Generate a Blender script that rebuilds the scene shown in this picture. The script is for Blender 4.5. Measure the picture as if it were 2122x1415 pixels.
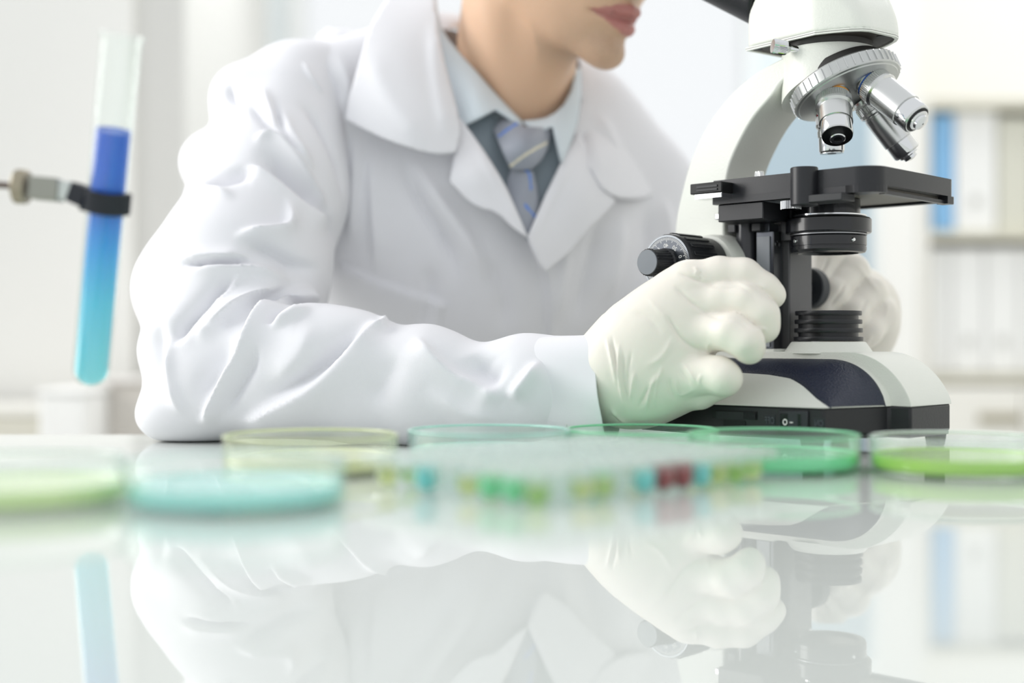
import bpy, bmesh, math, random
import numpy as np
from mathutils import Vector, Matrix
from mathutils.bvhtree import BVHTree

random.seed(7); rng = np.random.default_rng(7)
for o in list(bpy.data.objects): bpy.data.objects.remove(o)
scene = bpy.context.scene
C = scene.collection
PI = math.pi

# ------------------------------------------------------------------ camera, sky, lights, exposure
FPX, CX, CY, HC = 2700.0, 1061.0, 707.5, 0.080      # focal length in pixels, centre, lens height above the bench top (z = 0)
cam_d = bpy.data.cameras.new('camera'); cam = bpy.data.objects.new('camera', cam_d); C.objects.link(cam)
cam.location = (0, 0, HC); cam.rotation_euler = (PI/2, 0, 0)
cam_d.sensor_width = 36.0; cam_d.lens = FPX/2122*36.0
cam_d.clip_start = 0.02; cam_d.clip_end = 50
cam_d.dof.use_dof = True; cam_d.dof.focus_distance = 0.975; cam_d.dof.aperture_fstop = 1.9
scene.camera = cam
world = bpy.data.worlds.new('world'); scene.world = world; world.use_nodes = True
wb = world.node_tree.nodes['Background']
wb.inputs[0].default_value = (0.955, 0.98, 1.0, 1); wb.inputs[1].default_value = 0.93
def area(name, loc, target, sx, sy, power, col):
    d = bpy.data.lights.new(name, 'AREA'); d.shape = 'RECTANGLE'; d.size = sx; d.size_y = sy; d.energy = power; d.color = col
    o = bpy.data.objects.new(name, d); C.objects.link(o); o.location = loc
    o.rotation_euler = (Vector(target)-Vector(loc)).to_track_quat('-Z', 'Y').to_euler(); return o
area('window_daylight', (-1.5, 1.15, 0.7), (0.0, 1.05, 0.2), 1.0, 1.2, 9.5, (1.0, 0.985, 0.96)).data.spread = math.radians(110)
area('rear_wall_fill', (0.85, 2.5, 2.0), (0.85, 2.95, 0.5), 2.2, .4, 13, (1.0, 0.985, 0.96))  # unseen fill light, added overhead to brighten the back wall and shelving
area('rear_window_daylight', (-0.1, 2.55, 1.35), (0.05, 1.1, 0.1), 2.0, 1.0, 12, (0.97, 0.99, 1.0))
scene.cycles.max_bounces = 24; scene.cycles.transmission_bounces = 20; scene.cycles.transparent_max_bounces = 64
vs = scene.view_settings
vs.view_transform = 'Standard'; vs.look = 'None'; vs.gamma = 1.0; vs.use_curve_mapping = False; vs.exposure = 0.08

# ------------------------------------------------------------------ helpers
def P(px, py, d):
    return Vector(((px-CX)/FPX*d, d, HC-(py-CY)/FPX*d))
def to_px(V):
    return np.stack([CX+V[:,0]/V[:,1]*FPX, CY-(V[:,2]-HC)/V[:,1]*FPX], 1)
def srgb(h):
    h = h.lstrip('#'); c = [int(h[i:i+2], 16)/255 for i in (0, 2, 4)]
    return tuple(x/12.92 if x <= .04045 else ((x+.055)/1.055)**2.4 for x in c)+(1,)
MATS = {}
def mat(name, color, rough=.5, metal=0, trans=0, ior=1.45, bump=0, bscale=200, sss=0, coat=0, noise=0, nscale=5, color2=None, spec=.5, alpha=1, aniso=0):
    if name in MATS: return MATS[name]
    m = bpy.data.materials.new(name); m.use_nodes = True; nt = m.node_tree; b = nt.nodes['Principled BSDF']
    col = srgb(color) if isinstance(color, str) else color
    b.inputs['Base Color'].default_value = col; b.inputs['Roughness'].default_value = rough
    b.inputs['Metallic'].default_value = metal; b.inputs['Transmission Weight'].default_value = trans
    b.inputs['IOR'].default_value = ior; b.inputs['Coat Weight'].default_value = coat
    b.inputs['Specular IOR Level'].default_value = spec
    b.inputs['Anisotropic'].default_value = aniso
    if sss:
        b.inputs['Subsurface Weight'].default_value = sss; b.inputs['Subsurface Radius'].default_value = (1, .6, .4); b.inputs['Subsurface Scale'].default_value = .004
    tc = nt.nodes.new('ShaderNodeTexCoord')
    if noise:
        n = nt.nodes.new('ShaderNodeTexNoise'); n.inputs['Scale'].default_value = nscale; nt.links.new(tc.outputs['Object'], n.inputs['Vector'])
        r = nt.nodes.new('ShaderNodeMix'); r.data_type = 'RGBA'; c2 = srgb(color2) if color2 else tuple(x*(1-noise) for x in col[:3])+(1,)
        r.inputs[6].default_value = col; r.inputs[7].default_value = c2
        nt.links.new(n.outputs['Fac'], r.inputs[0]); nt.links.new(r.outputs[2], b.inputs['Base Color'])
    if bump:
        n = nt.nodes.new('ShaderNodeTexNoise'); n.inputs['Scale'].default_value = bscale; n.inputs['Detail'].default_value = 3; nt.links.new(tc.outputs['Object'], n.inputs['Vector'])
        u = nt.nodes.new('ShaderNodeBump'); u.inputs['Strength'].default_value = bump; u.inputs['Distance'].default_value = .001
        nt.links.new(n.outputs['Fac'], u.inputs['Height']); nt.links.new(u.outputs['Normal'], b.inputs['Normal'])
    MATS[name] = m; return m

def link_mesh(name, me, m, parent=None, smooth=True, bevel=0, bseg=2, angle=35):
    o = bpy.data.objects.new(name, me); C.objects.link(o)
    if m: me.materials.append(m)
    if parent: o.parent = parent
    if smooth: me.polygons.foreach_set('use_smooth', [True]*len(me.polygons))
    if bevel:
        b = o.modifiers.new('bevel', 'BEVEL'); b.width = bevel; b.segments = bseg; b.limit_method = 'ANGLE'; b.angle_limit = math.radians(40); b.harden_normals = False
    if smooth:
        me.set_sharp_from_angle(angle=math.radians(angle))
    return o
def obj(name, bm, m, parent=None, **k):
    me = bpy.data.meshes.new(name)
    bmesh.ops.recalc_face_normals(bm, faces=bm.faces)
    bm.to_mesh(me); bm.free(); return link_mesh(name, me, m, parent, **k)
def tag(o, label, cat=None, group=None, kind=None):
    if label: o['label'] = label
    if cat: o['category'] = cat
    if group: o['group'] = group
    if kind: o['kind'] = kind
    return o
def thing(name, label, cat, loc=(0, 0, 0), rotz=0, group=None):
    o = bpy.data.objects.new(name, None); C.objects.link(o); o.location = loc; o.rotation_euler = (0, 0, rotz); o.empty_display_size = .02
    return tag(o, label, cat, group)
def add(bm, verts, faces, M=None):
    vs_ = [bm.verts.new(M @ Vector(v) if M else Vector(v)) for v in verts]
    for f in faces:
        try: bm.faces.new([vs_[i] for i in f])
        except ValueError: pass
    return vs_
def box(bm, x0, x1, y0, y1, z0, z1, M=None):
    v = [(x, y, z) for x in (x0, x1) for y in (y0, y1) for z in (z0, z1)]
    add(bm, v, [(0, 1, 3, 2), (4, 6, 7, 5), (0, 4, 5, 1), (2, 3, 7, 6), (0, 2, 6, 4), (1, 5, 7, 3)], M)
def prism(bm, pts, z0, z1, M=None):
    n = len(pts)
    v = [(p[0], p[1], z0) for p in pts]+[(p[0], p[1], z1) for p in pts]
    f = [tuple(range(n))[::-1], tuple(range(n, 2*n))]+[(i, (i+1) % n, n+(i+1) % n, n+i) for i in range(n)]
    add(bm, v, f, M)
def lathe(bm, prof, n=48, M=None, ribs=None, closed=False):
    """prof: list of (r, z); ribs: {index: (count, depth)} modulates the radius"""
    m_ = len(prof); v = []
    for j, (r, z) in enumerate(prof):
        for i in range(n):
            a = 2*PI*i/n; rr = r
            if ribs and j in ribs:
                k, dp = ribs[j]; rr = r-dp*(1 if (i*k*2//n) % 2 else 0)
            v.append((rr*math.cos(a), rr*math.sin(a), z))
    f = []
    for j in range(m_-1 if not closed else m_):
        j2 = (j+1) % m_
        for i in range(n): f.append((j*n+i, j*n+(i+1) % n, j2*n+(i+1) % n, j2*n+i))
    if not closed:
        if prof[0][0] > 1e-6: f.append(tuple(range(n))[::-1])
        if prof[-1][0] > 1e-6: f.append(tuple((m_-1)*n+i for i in range(n)))
    vv = add(bm, v, f, M)
    if not closed:
        for j in (0, m_-1):
            if prof[j][0] <= 1e-6: bmesh.ops.remove_doubles(bm, verts=vv[j*n:(j+1)*n], dist=1e-6)
def axis_m(p, d):
    """matrix whose +Z runs along d, origin p"""
    q = Vector(d).normalized().to_track_quat('Z', 'Y'); return Matrix.Translation(Vector(p)) @ q.to_matrix().to_4x4()
def cyl(bm, p0, p1, r, n=24, r2=None):
    p0, p1 = Vector(p0), Vector(p1); L = (p1-p0).length
    lathe(bm, [(r, 0), (r2 if r2 is not None else r, L)], n, axis_m(p0, p1-p0))
def catmull(pts, n=8):
    pts = [np.array(p, float) for p in pts]
    if len(pts) < 3: return np.array([pts[0]+(pts[-1]-pts[0])*t for t in np.linspace(0, 1, n*2)])
    q = [2*pts[0]-pts[1]]+pts+[2*pts[-1]-pts[-2]]; out = []
    for i in range(1, len(q)-2):
        for t in np.linspace(0, 1, n, endpoint=False):
            a, b, c, d = q[i-1:i+3]
            out.append(.5*((2*b)+(-a+c)*t+(2*a-5*b+4*c-d)*t*t+(-a+3*b-3*c+d)*t**3))
    out.append(pts[-1]); return np.array(out)
def text_mesh(s, size, depth, mirror=True):
    cu = bpy.data.curves.new('writing', 'FONT'); cu.body = s; cu.size = size; cu.extrude = depth; cu.align_x = 'CENTER'; cu.align_y = 'CENTER'; cu.resolution_u = 3
    t = bpy.data.objects.new('writing', cu); C.objects.link(t)
    dg = bpy.context.evaluated_depsgraph_get(); me = bpy.data.meshes.new_from_object(t.evaluated_get(dg))
    bpy.data.objects.remove(t)
    if mirror: me.transform(Matrix.Scale(-1, 4, (1, 0, 0))); me.flip_normals()
    return me

# ------------------------------------------------------------------ signed distance modelling -> one continuous surface
class Field:
    def __init__(s, lo, hi, res):
        s.lo = np.array(lo, float); s.res = res
        s.n = np.ceil((np.array(hi)-s.lo)/res).astype(int)+1
        s.D = np.full(s.n, 0.5, np.float32)
    def block(s, lo, hi):
        a = np.clip(np.floor((np.array(lo)-s.lo)/s.res).astype(int), 0, s.n-1); b = np.clip(np.ceil((np.array(hi)-s.lo)/s.res).astype(int)+1, 1, s.n)
        if np.any(b <= a): return None
        ax = [s.lo[i]+np.arange(a[i], b[i])*s.res for i in range(3)]
        return tuple(slice(a[i], b[i]) for i in range(3)), np.meshgrid(*ax, indexing='ij')
    def put(s, sl, d, k, sub=False):
        D = s.D[sl]; d = d.astype(np.float32)
        if sub:
            d = -d; 
            if k > 0: h = np.clip(.5-.5*(d-D)/k, 0, 1); D[...] = D*h+d*(1-h)+k*h*(1-h) if False else np.maximum(D, d)
            else: D[...] = np.maximum(D, d)
            return
        if k > 0:
            h = np.maximum(k-np.abs(D-d), 0)/k; D[...] = np.minimum(D, d)-h*h*k*.25
        else: D[...] = np.minimum(D, d)
    def cone(s, a, b, ra, rb, k=0, flat=None, sub=False):
        """capsule from a to b with radii ra, rb; flat=(axis, factor) squashes it along a direction"""
        a, b = np.array(a, float), np.array(b, float); m = max(ra, rb)+k+s.res*3
        if flat: m *= max(1, 1/flat[1])
        bl = s.block(np.minimum(a, b)-m, np.maximum(a, b)+m)
        if bl is None: return
        sl, G = bl; ab = b-a; L2 = max(ab@ab, 1e-12)
        px, py, pz = G[0]-a[0], G[1]-a[1], G[2]-a[2]
        t = np.clip((px*ab[0]+py*ab[1]+pz*ab[2])/L2, 0, 1)
        qx, qy, qz = px-t*ab[0], py-t*ab[1], pz-t*ab[2]
        if flat:
            ax = np.array(flat[0], float); ax /= np.linalg.norm(ax); w = qx*ax[0]+qy*ax[1]+qz*ax[2]; e = w*(1/flat[1]-1)
            qx, qy, qz = qx+ax[0]*e, qy+ax[1]*e, qz+ax[2]*e
        d = np.sqrt(qx*qx+qy*qy+qz*qz)-(ra+(rb-ra)*t)
        s.put(sl, d, k, sub)
    def chain(s, pts, rad, k=0, kj=.004, flat=None):
        for i in range(len(pts)-1): s.cone(pts[i], pts[i+1], rad[i], rad[i+1], k if i == 0 else kj, flat)
    def ell(s, c, r, R=None, k=0, sub=False):
        """ellipsoid, R = 3x3 whose rows are its axes"""
        c, r = np.array(c, float), np.array(r, float); m = max(r)+k+s.res*3
        bl = s.block(c-m, c+m)
        if bl is None: return
        sl, G = bl; p = np.stack([G[0]-c[0], G[1]-c[1], G[2]-c[2]])
        if R is not None: p = np.tensordot(np.array(R), p, 1)
        k0 = np.sqrt((p[0]/r[0])**2+(p[1]/r[1])**2+(p[2]/r[2])**2); k1 = np.sqrt((p[0]/r[0]**2)**2+(p[1]/r[1]**2)**2+(p[2]/r[2]**2)**2)
        s.put(sl, k0*(k0-1)/np.maximum(k1, 1e-9), k, sub)
    def blur(s, it=1):
        D = s.D
        for _ in range(it):
            for ax in range(3):
                E = D.copy(); n = D.shape[ax]
                a = [slice(None)]*3; b = [slice(None)]*3; c = [slice(None)]*3
                a[ax] = slice(0, n-2); b[ax] = slice(1, n-1); c[ax] = slice(2, n)
                E[tuple(b)] = .25*D[tuple(a)]+.5*D[tuple(b)]+.25*D[tuple(c)]; D = E
        s.D = D
    def mesh(s):
        D = s.D; ins = D < 0; n = np.array(D.shape)
        cs = np.zeros(n-1, np.int8)
        for dx in (0, 1):
            for dy in (0, 1):
                for dz in (0, 1): cs += ins[dx:n[0]-1+dx, dy:n[1]-1+dy, dz:n[2]-1+dz]
        act = np.argwhere((cs > 0) & (cs < 8)); idx = -np.ones(n-1, np.int64); idx[tuple(act.T)] = np.arange(len(act))
        acc = np.zeros((len(act), 3)); cnt = np.zeros(len(act))
        corners = [(0, 0, 0), (1, 0, 0), (0, 1, 0), (1, 1, 0), (0, 0, 1), (1, 0, 1), (0, 1, 1), (1, 1, 1)]
        for i in range(8):
            for j in range(i+1, 8):
                a, b = np.array(corners[i]), np.array(corners[j])
                if np.abs(a-b).sum() != 1: continue
                va = D[tuple((act+a).T)]; vb = D[tuple((act+b).T)]; m = (va < 0) != (vb < 0)
                t = va[m]/(va[m]-vb[m]); acc[m] += a+(b-a)*t[:, None]; cnt[m] += 1
        V = s.lo+(act+acc/np.maximum(cnt, 1)[:, None])*s.res
        F = []
        for ax in range(3):
            u, v = (ax+1) % 3, (ax+2) % 3
            sa = [slice(None)]*3; sb = [slice(None)]*3; sa[ax] = slice(0, n[ax]-1); sb[ax] = slice(1, n[ax])
            A, B = ins[tuple(sa)], ins[tuple(sb)]
            e = np.argwhere(A != B); e = e[(e[:, u] > 0) & (e[:, v] > 0) & (e[:, u] < n[u]-1) & (e[:, v] < n[v]-1)]
            fl = A[tuple(e.T)]
            q = []
            for du, dv in ((0, 0), (-1, 0), (-1, -1), (0, -1)):
                c = e.copy(); c[:, u] += du; c[:, v] += dv; q.append(idx[tuple(c.T)])
            q = np.stack(q, 1); q[~fl] = q[~fl][:, ::-1]; F.append(q[(q >= 0).all(1)])
        return V, np.concatenate(F)
def vnormals(V, F):
    n = np.cross(V[F[:, 2]]-V[F[:, 0]], V[F[:, 3]]-V[F[:, 1]]); N = np.zeros_like(V)
    for i in range(4): np.add.at(N, F[:, i], n)
    return N/np.maximum(np.linalg.norm(N, axis=1), 1e-12)[:, None]
def smooth_v(V, F, it=4, lam=.5):
    E = np.concatenate([F[:, [0, 1]], F[:, [1, 2]], F[:, [2, 3]], F[:, [3, 0]]]); deg = np.zeros(len(V)); np.add.at(deg, E[:, 0], 1); np.add.at(deg, E[:, 1], 1)
    for _ in range(it):
        S = np.zeros_like(V); np.add.at(S, E[:, 0], V[E[:, 1]]); np.add.at(S, E[:, 1], V[E[:, 0]]); V = V+(S/np.maximum(deg, 1)[:, None]-V)*lam
    return V
def to_mesh(name, V, F, m, parent=None, drop=None, solid=0):
    if drop is not None: F = F[~drop]
    me = bpy.data.meshes.new(name); me.from_pydata([], [], [])
    me.vertices.add(len(V)); me.vertices.foreach_set('co', V.astype(np.float32).ravel())
    me.loops.add(len(F)*4); me.loops.foreach_set('vertex_index', F.astype(np.int32).ravel())
    me.polygons.add(len(F)); me.polygons.foreach_set('loop_start', np.arange(len(F), dtype=np.int32)*4)
    me.update(calc_edges=True); me.validate()
    if drop is not None:
        bm = bmesh.new(); bm.from_mesh(me); bmesh.ops.delete(bm, geom=[v for v in bm.verts if not v.link_faces], context='VERTS'); bm.to_mesh(me); bm.free()
    o = link_mesh(name, me, m, parent, angle=180)
    if solid:
        s = o.modifiers.new('thickness', 'SOLIDIFY'); s.thickness = solid; s.offset = -1
    return o
def polydist(Q, pts):
    """distance of 2-D points Q to the polyline, its signed side and the arc parameter 0..1"""
    L = catmull(pts, 6); seg = L[1:]-L[:-1]; ln = np.linalg.norm(seg, axis=1); cum = np.concatenate([[0], np.cumsum(ln)]); tot = cum[-1]
    best = np.full(len(Q), 1e9); side = np.zeros(len(Q)); par = np.zeros(len(Q))
    for i in range(len(seg)):
        w = Q-L[i]; t = np.clip((w@seg[i])/max(ln[i]**2, 1e-9), 0, 1); r = w-t[:, None]*seg[i]; d = np.hypot(r[:, 0], r[:, 1])
        m = d < best; best[m] = d[m]; side[m] = np.sign(seg[i][0]*w[m, 1]-seg[i][1]*w[m, 0]); par[m] = (cum[i]+t[m]*ln[i])/tot
    return best, side, par
def sculpt(V, F, strokes, scale=.001, vdir=True):
    """push folds and creases into a surface. stroke = (pixel polyline, width on its left, width on its right, height mm, taper)"""
    Q = to_px(V); N = vnormals(V, F); view = np.array([0, 0, HC])-V; view /= np.linalg.norm(view, axis=1)[:, None]
    face = np.clip((N*view).sum(1)*2.5, 0, 1); disp = np.zeros(len(V))
    for st in strokes:
        pts, wl, wr, h = st[:4]; tp = st[4] if len(st) > 4 else .35
        a = np.array(pts, float); mg = 3*max(wl, wr)+20
        sel = np.where((Q[:, 0] > a[:, 0].min()-mg) & (Q[:, 0] < a[:, 0].max()+mg) & (Q[:, 1] > a[:, 1].min()-mg) & (Q[:, 1] < a[:, 1].max()+mg) & (face > 0))[0]
        if not len(sel): continue
        d, s, t = polydist(Q[sel], pts); w = np.where(s < 0, wl, wr)
        e = np.clip(np.minimum(t, 1-t)/max(tp, 1e-3), 0, 1); e = e*e*(3-2*e)
        disp[sel] += h*scale*np.exp(-(d/w)**1.45)*e*face[sel]
    return V+N*disp[:, None]
def inpoly(Q, poly):
    x, y = Q[:, 0], Q[:, 1]; r = np.zeros(len(Q), bool); p = np.array(poly, float); j = len(p)-1
    for i in range(len(p)):
        c = ((p[i, 1] > y) != (p[j, 1] > y)) & (x < (p[j, 0]-p[i, 0])*(y-p[i, 1])/(p[j, 1]-p[i, 1]+1e-12)+p[i, 0]); r ^= c; j = i
    return r
def cloth_sheet(name, outline, ctrl, m, parent, thick=.0018, step=6.0, curl=0, waves=None, smooth_out=6, strokes=None):
    """a cut piece of cloth: its seen outline, filled with a fine grid, laid at the distances of ctrl = [(px, py, d)...] (smooth interpolation), with real thickness"""
    B = catmull(list(outline)+[outline[0]], smooth_out)[:-1] if smooth_out else np.array(outline, float)
    c = np.array(ctrl, float); K = np.hypot(c[:, None, 0]-c[None, :, 0], c[:, None, 1]-c[None, :, 1])/100.
    n = len(c); A = np.zeros((n+3, n+3)); A[:n, :n] = K**3; Pm = np.c_[np.ones(n), c[:, :2]/100.]; A[:n, n:] = Pm; A[n:, :n] = Pm.T
    A[:n, :n] += np.eye(n)*1e-6
    sol = np.linalg.lstsq(A, np.r_[c[:, 2], 0, 0, 0], rcond=None)[0]
    def depth(Q):
        k = np.hypot(Q[:, None, 0]-c[None, :, 0], Q[:, None, 1]-c[None, :, 1])/100.; return k**3@sol[:n]+np.c_[np.ones(len(Q)), Q/100.]@sol[n:]
    # resample the border
    seg = np.linalg.norm(np.roll(B, -1, 0)-B, axis=1); cum = np.r_[0, np.cumsum(seg)]; nb = max(12, int(cum[-1]/step)); Bc = np.r_[B, B[:1]]
    tt = np.arange(nb)/nb*cum[-1]; B = np.c_[np.interp(tt, cum, Bc[:, 0]), np.interp(tt, cum, Bc[:, 1])]
    gx, gy = np.meshgrid(np.arange(B[:, 0].min(), B[:, 0].max(), step), np.arange(B[:, 1].min(), B[:, 1].max(), step)); G = np.c_[gx.ravel(), gy.ravel()]
    G = G[inpoly(G, B)]
    if len(G): G = G[np.array([np.hypot(B[:, 0]-g[0], B[:, 1]-g[1]).min() > step*.6 for g in G])]
    from mathutils.geometry import delaunay_2d_cdt
    Q = np.r_[B, G]; r = delaunay_2d_cdt([Vector(q) for q in Q], [(i, (i+1) % nb) for i in range(nb)], [list(range(nb))], 1, 1e-4)
    Q = np.array([tuple(v) for v in r[0]]); d = depth(Q)
    if waves:
        for (pts, wl, wr, h) in waves:
            dd, s_, t = polydist(Q, pts); e = np.clip(np.minimum(t, 1-t)/.2, 0, 1); d -= h*.001*np.exp(-(dd/np.where(s_ < 0, wl, wr))**2)*e
    V = [P(q[0], q[1], dd) for q, dd in zip(Q, d)]
    me = bpy.data.meshes.new(name); me.from_pydata(V, [], [list(f) for f in r[2]]); me.update()
    bm = bmesh.new(); bm.from_mesh(me); bmesh.ops.recalc_face_normals(bm, faces=bm.faces)
    nn = Vector(); 
    for f in bm.faces: nn += f.normal*f.calc_area()
    if nn.y > 0: bmesh.ops.reverse_faces(bm, faces=bm.faces)
    bm.to_mesh(me); bm.free()
    o = link_mesh(name, me, m, parent, angle=180)
    s = o.modifiers.new('thickness', 'SOLIDIFY'); s.thickness = thick; s.offset = -1
    return o
# ------------------------------------------------------------------ the room
def struct(name, bm, m, label=None, **k):
    o = obj(name, bm, m, None, **k); o['kind'] = 'structure'
    if label: o['label'] = label
    return o
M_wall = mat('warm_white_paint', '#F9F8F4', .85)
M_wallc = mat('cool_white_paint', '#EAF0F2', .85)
M_floor = mat('pale_vinyl_floor', '#D9DAD6', .4, noise=.04, nscale=3)
M_frame = mat('white_window_frame', '#F2F4F4', .5)
FZ = -0.75
bm = bmesh.new(); box(bm, -2.4, 2.4, -0.6, 3.4, FZ-.05, FZ); struct('floor', bm, M_floor)
# back wall with a wide window opening
Yb = 3.1
def px_x(px, d=Yb): return (px-CX)/FPX*d
def px_z(py, d=Yb): return HC-(py-CY)/FPX*d
wx0, wx1, wz0, wz1 = px_x(600), px_x(1572), 0.30, 1.75
bm = bmesh.new()
box(bm, px_x(300), wx0, Yb, Yb+.1, FZ, 2.1); box(bm, wx1, px_x(1826, 2.8), Yb, Yb+.1, FZ, 2.1); box(bm, wx0, wx1, Yb, Yb+.1, FZ, wz0); box(bm, wx0, wx1, Yb, Yb+.1, wz1, 2.1)
box(bm, -2.4, px_x(300), Yb, Yb+.1, FZ, 2.1)
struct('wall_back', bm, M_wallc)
bm = bmesh.new(); box(bm, px_x(1826, 2.8), 2.4, Yb, Yb+.1, FZ, 2.1); struct('wall_back_right', bm, M_wall)
bm = bmesh.new()
fr = .035
for a in ((wx0, wx1, wz0, wz0+fr), (wx0, wx1, wz1-fr, wz1), (wx0, wx0+fr, wz0+fr, wz1-fr), (wx1-fr, wx1, wz0+fr, wz1-fr), (px_x(1180)-.02, px_x(1180)+.02, wz0+fr, wz1-fr)):
    box(bm, a[0], a[1], Yb-.01, Yb+.06, a[2], a[3])
wn = struct('window_1', bm, M_frame, 'white framed rear window, bright with daylight, behind the seated person')
bm = bmesh.new(); box(bm, wx0+fr, wx1-fr, Yb+.02, Yb+.026, wz0+fr, wz1-fr)
M_frost = mat('frosted_window_glass', (1, 1, 1, 1), .5, trans=1, ior=1.3)
p = obj('pane', bm, M_frost, wn, smooth=False)
bm = bmesh.new(); box(bm, px_x(1826, 2.8), px_x(1903, 2.8), 2.8, Yb, FZ, 2.1); struct('wall_column', bm, M_wall)
# nearer side: a white wall jog at the left with its pale return
Yl = 2.3
bm = bmesh.new(); box(bm, -2.4, px_x(272, Yl), Yl, Yl+.08, FZ, 2.1); struct('wall_left', bm, M_wall)
bm = bmesh.new(); box(bm, px_x(272, Yl), px_x(272, Yl)+.09, Yl+.02, Yb, FZ, 2.1); struct('wall_return', bm, mat('shaded_white_paint', '#DEDDD9', .85));  # shading of the white wall, put into a greyer colour
bm = bmesh.new(); box(bm, -2.4, -2.3, 1.0, Yl, FZ, 2.1); box(bm, 2.3, 2.4, -.6, Yb, FZ, 2.1); struct('wall_right', bm, M_wall)
# window sill ledge strip below the rear window
bm = bmesh.new(); box(bm, wx0-.05, wx1+.05, Yb-.12, Yb, wz0-.035, wz0); struct('trim_1', bm, M_frame)
# pale blue cupboard door behind the microscope
cb = thing('tall_cupboard', 'pale blue-grey tall cupboard standing against the back wall behind the microscope', 'cupboard', (px_x(1700, 2.9), 2.9, FZ))
w2 = (px_x(1822, 2.9)-px_x(1578, 2.9))/2
M_blue = mat('blue_grey_laminate', '#B4C6D1', .55)
bm = bmesh.new(); box(bm, -w2, w2, 0, .19, .0, px_z(190, 2.9)-FZ); obj('carcass', bm, M_blue, cb, bevel=.004)
bm = bmesh.new(); box(bm, -w2+.006, w2-.006, -.018, 0, .06, px_z(198, 2.9)-FZ); dd = obj('door', bm, M_blue, cb, bevel=.003)
bm = bmesh.new(); box(bm, w2-.03, w2-.022, -.04, -.018, .75, .87); obj('handle', bm, mat('brushed_steel', '#B9BCC0', .35, 1), dd, bevel=.002)
# white shelving with binders on the right
Ys = 2.8
sh = thing('shelving_cabinet', 'white open shelving cabinet with two drawers below, standing at the right back', 'cabinet', (0, 0, FZ))
X0, X1 = px_x(1905, Ys), px_x(2330, Ys)
M_shelf = mat('white_shelf_laminate', '#F1EFE8', .5); M_edge = mat('beige_shelf_edge', '#D9D6C6', .5)
def zz(py): return px_z(py, Ys)-FZ
bm = bmesh.new(); box(bm, X0, X0+.022, Ys, Ys+.29, 0, zz(205)); box(bm, X1-.022, X1, Ys, Ys+.29, 0, zz(205)); obj('side_panel', bm, M_shelf, sh)
bm = bmesh.new(); box(bm, X0, X1, Ys+.28, Ys+.295, 0, zz(205)); obj('back_panel', bm, M_shelf, sh)
for i, py in enumerate((205, 478, 775)):
    bm = bmesh.new(); box(bm, X0+.022, X1-.022, Ys+.004, Ys+.28, zz(py+18), zz(py)); obj('shelf', bm, M_edge, sh)
z0, z1 = zz(1080), zz(800)
bm = bmesh.new(); box(bm, X0+.022, X1-.022, Ys+.01, Ys+.28, 0, zz(800)); obj('drawer_box', bm, M_shelf, sh)
for k in range(2):
    a, b = zz(935+k*135), zz(802+k*135)
    for h in range(2):
        xa = X0+.024+h*(X1-X0-.048)/2; xb = xa+(X1-X0-.048)/2-.004
        bm = bmesh.new(); box(bm, xa, xb, Ys-.012, Ys+.01, a+.004, b); dr = obj('drawer', bm, M_shelf, sh, bevel=.002)
        xc = px_x(2066, Ys) if h == 0 else (xa+xb)/2; zc = zz(864+k*135)
        bm = bmesh.new(); box(bm, xc-.045, xc+.045, Ys-.022, Ys-.012, zc-.012, zc+.008); obj('handle', bm, mat('taupe_handle', '#A8A28E', .5), dr, bevel=.002)
def binder(x0, x1, py0, py1, m, label, group=None, ring=True, dy=.01):
    xm = (px_x(x0, Ys)+px_x(x1, Ys))/2; hw = (px_x(x1, Ys)-px_x(x0, Ys))/2; zb = px_z(py1, Ys); zt = px_z(py0, Ys)
    t = thing('ring_binder', label, 'binder', (xm, Ys+.02+dy, zb), 0, group)
    bm = bmesh.new(); H = zt-zb
    box(bm, -hw, hw, 0, .003, 0, H); box(bm, -hw, -hw+.003, .003, .24, 0, H); box(bm, hw-.003, hw, .003, .24, 0, H); obj('cover', bm, m, t, smooth=False)
    bm = bmesh.new(); box(bm, -hw+.005, hw-.005, .02, .225, .004, H-.006); obj('paper_block', bm, mat('paper', '#F4F3EE', .8), t, smooth=False)
    if ring:
        bm = bmesh.new(); lathe(bm, [(.005, 0), (.011, 0), (.011, .003), (.005, .003)], 24, axis_m((0, -.003, H*.25), (0, 1, 0)), closed=True); obj('finger_ring', bm, mat('grey_ring', '#C9C9C4', .4), t)
    return t
M_bb = mat('sky_blue_card', '#8FC3EE', .5); M_wb = mat('white_card', '#F5F5F3', .5); M_gb = mat('grey_beige_card', '#DAD9CC', .6); M_bb2 = mat('deeper_blue_card', '#79B4E6', .5)
binder(1942, 1986, 232, 474, M_bb, 'sky blue ring binder at the left end of the upper shelf', ring=False)
binder(1990, 2075, 226, 476, M_wb, 'wide white ring binder beside the sky blue one on the upper shelf')
binder(2080, 2150, 238, 476, M_gb, 'grey-beige ring binder right of the wide white one on the upper shelf', ring=False)
binder(2154, 2215, 232, 476, M_wb, 'white ring binder past the grey-beige one on the upper shelf')
lw = ['leftmost', 'second from the left', 'third from the left', 'fourth from the left']
for k, (a, b) in enumerate(((1938, 1980), (1984, 2050), (2054, 2122), (2126, 2192))):
    binder(a, b, 512, 772, M_wb, 'white ring binder on the lower shelf, '+lw[k], 'white binders on the lower shelf', ring=k > 0)
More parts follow.
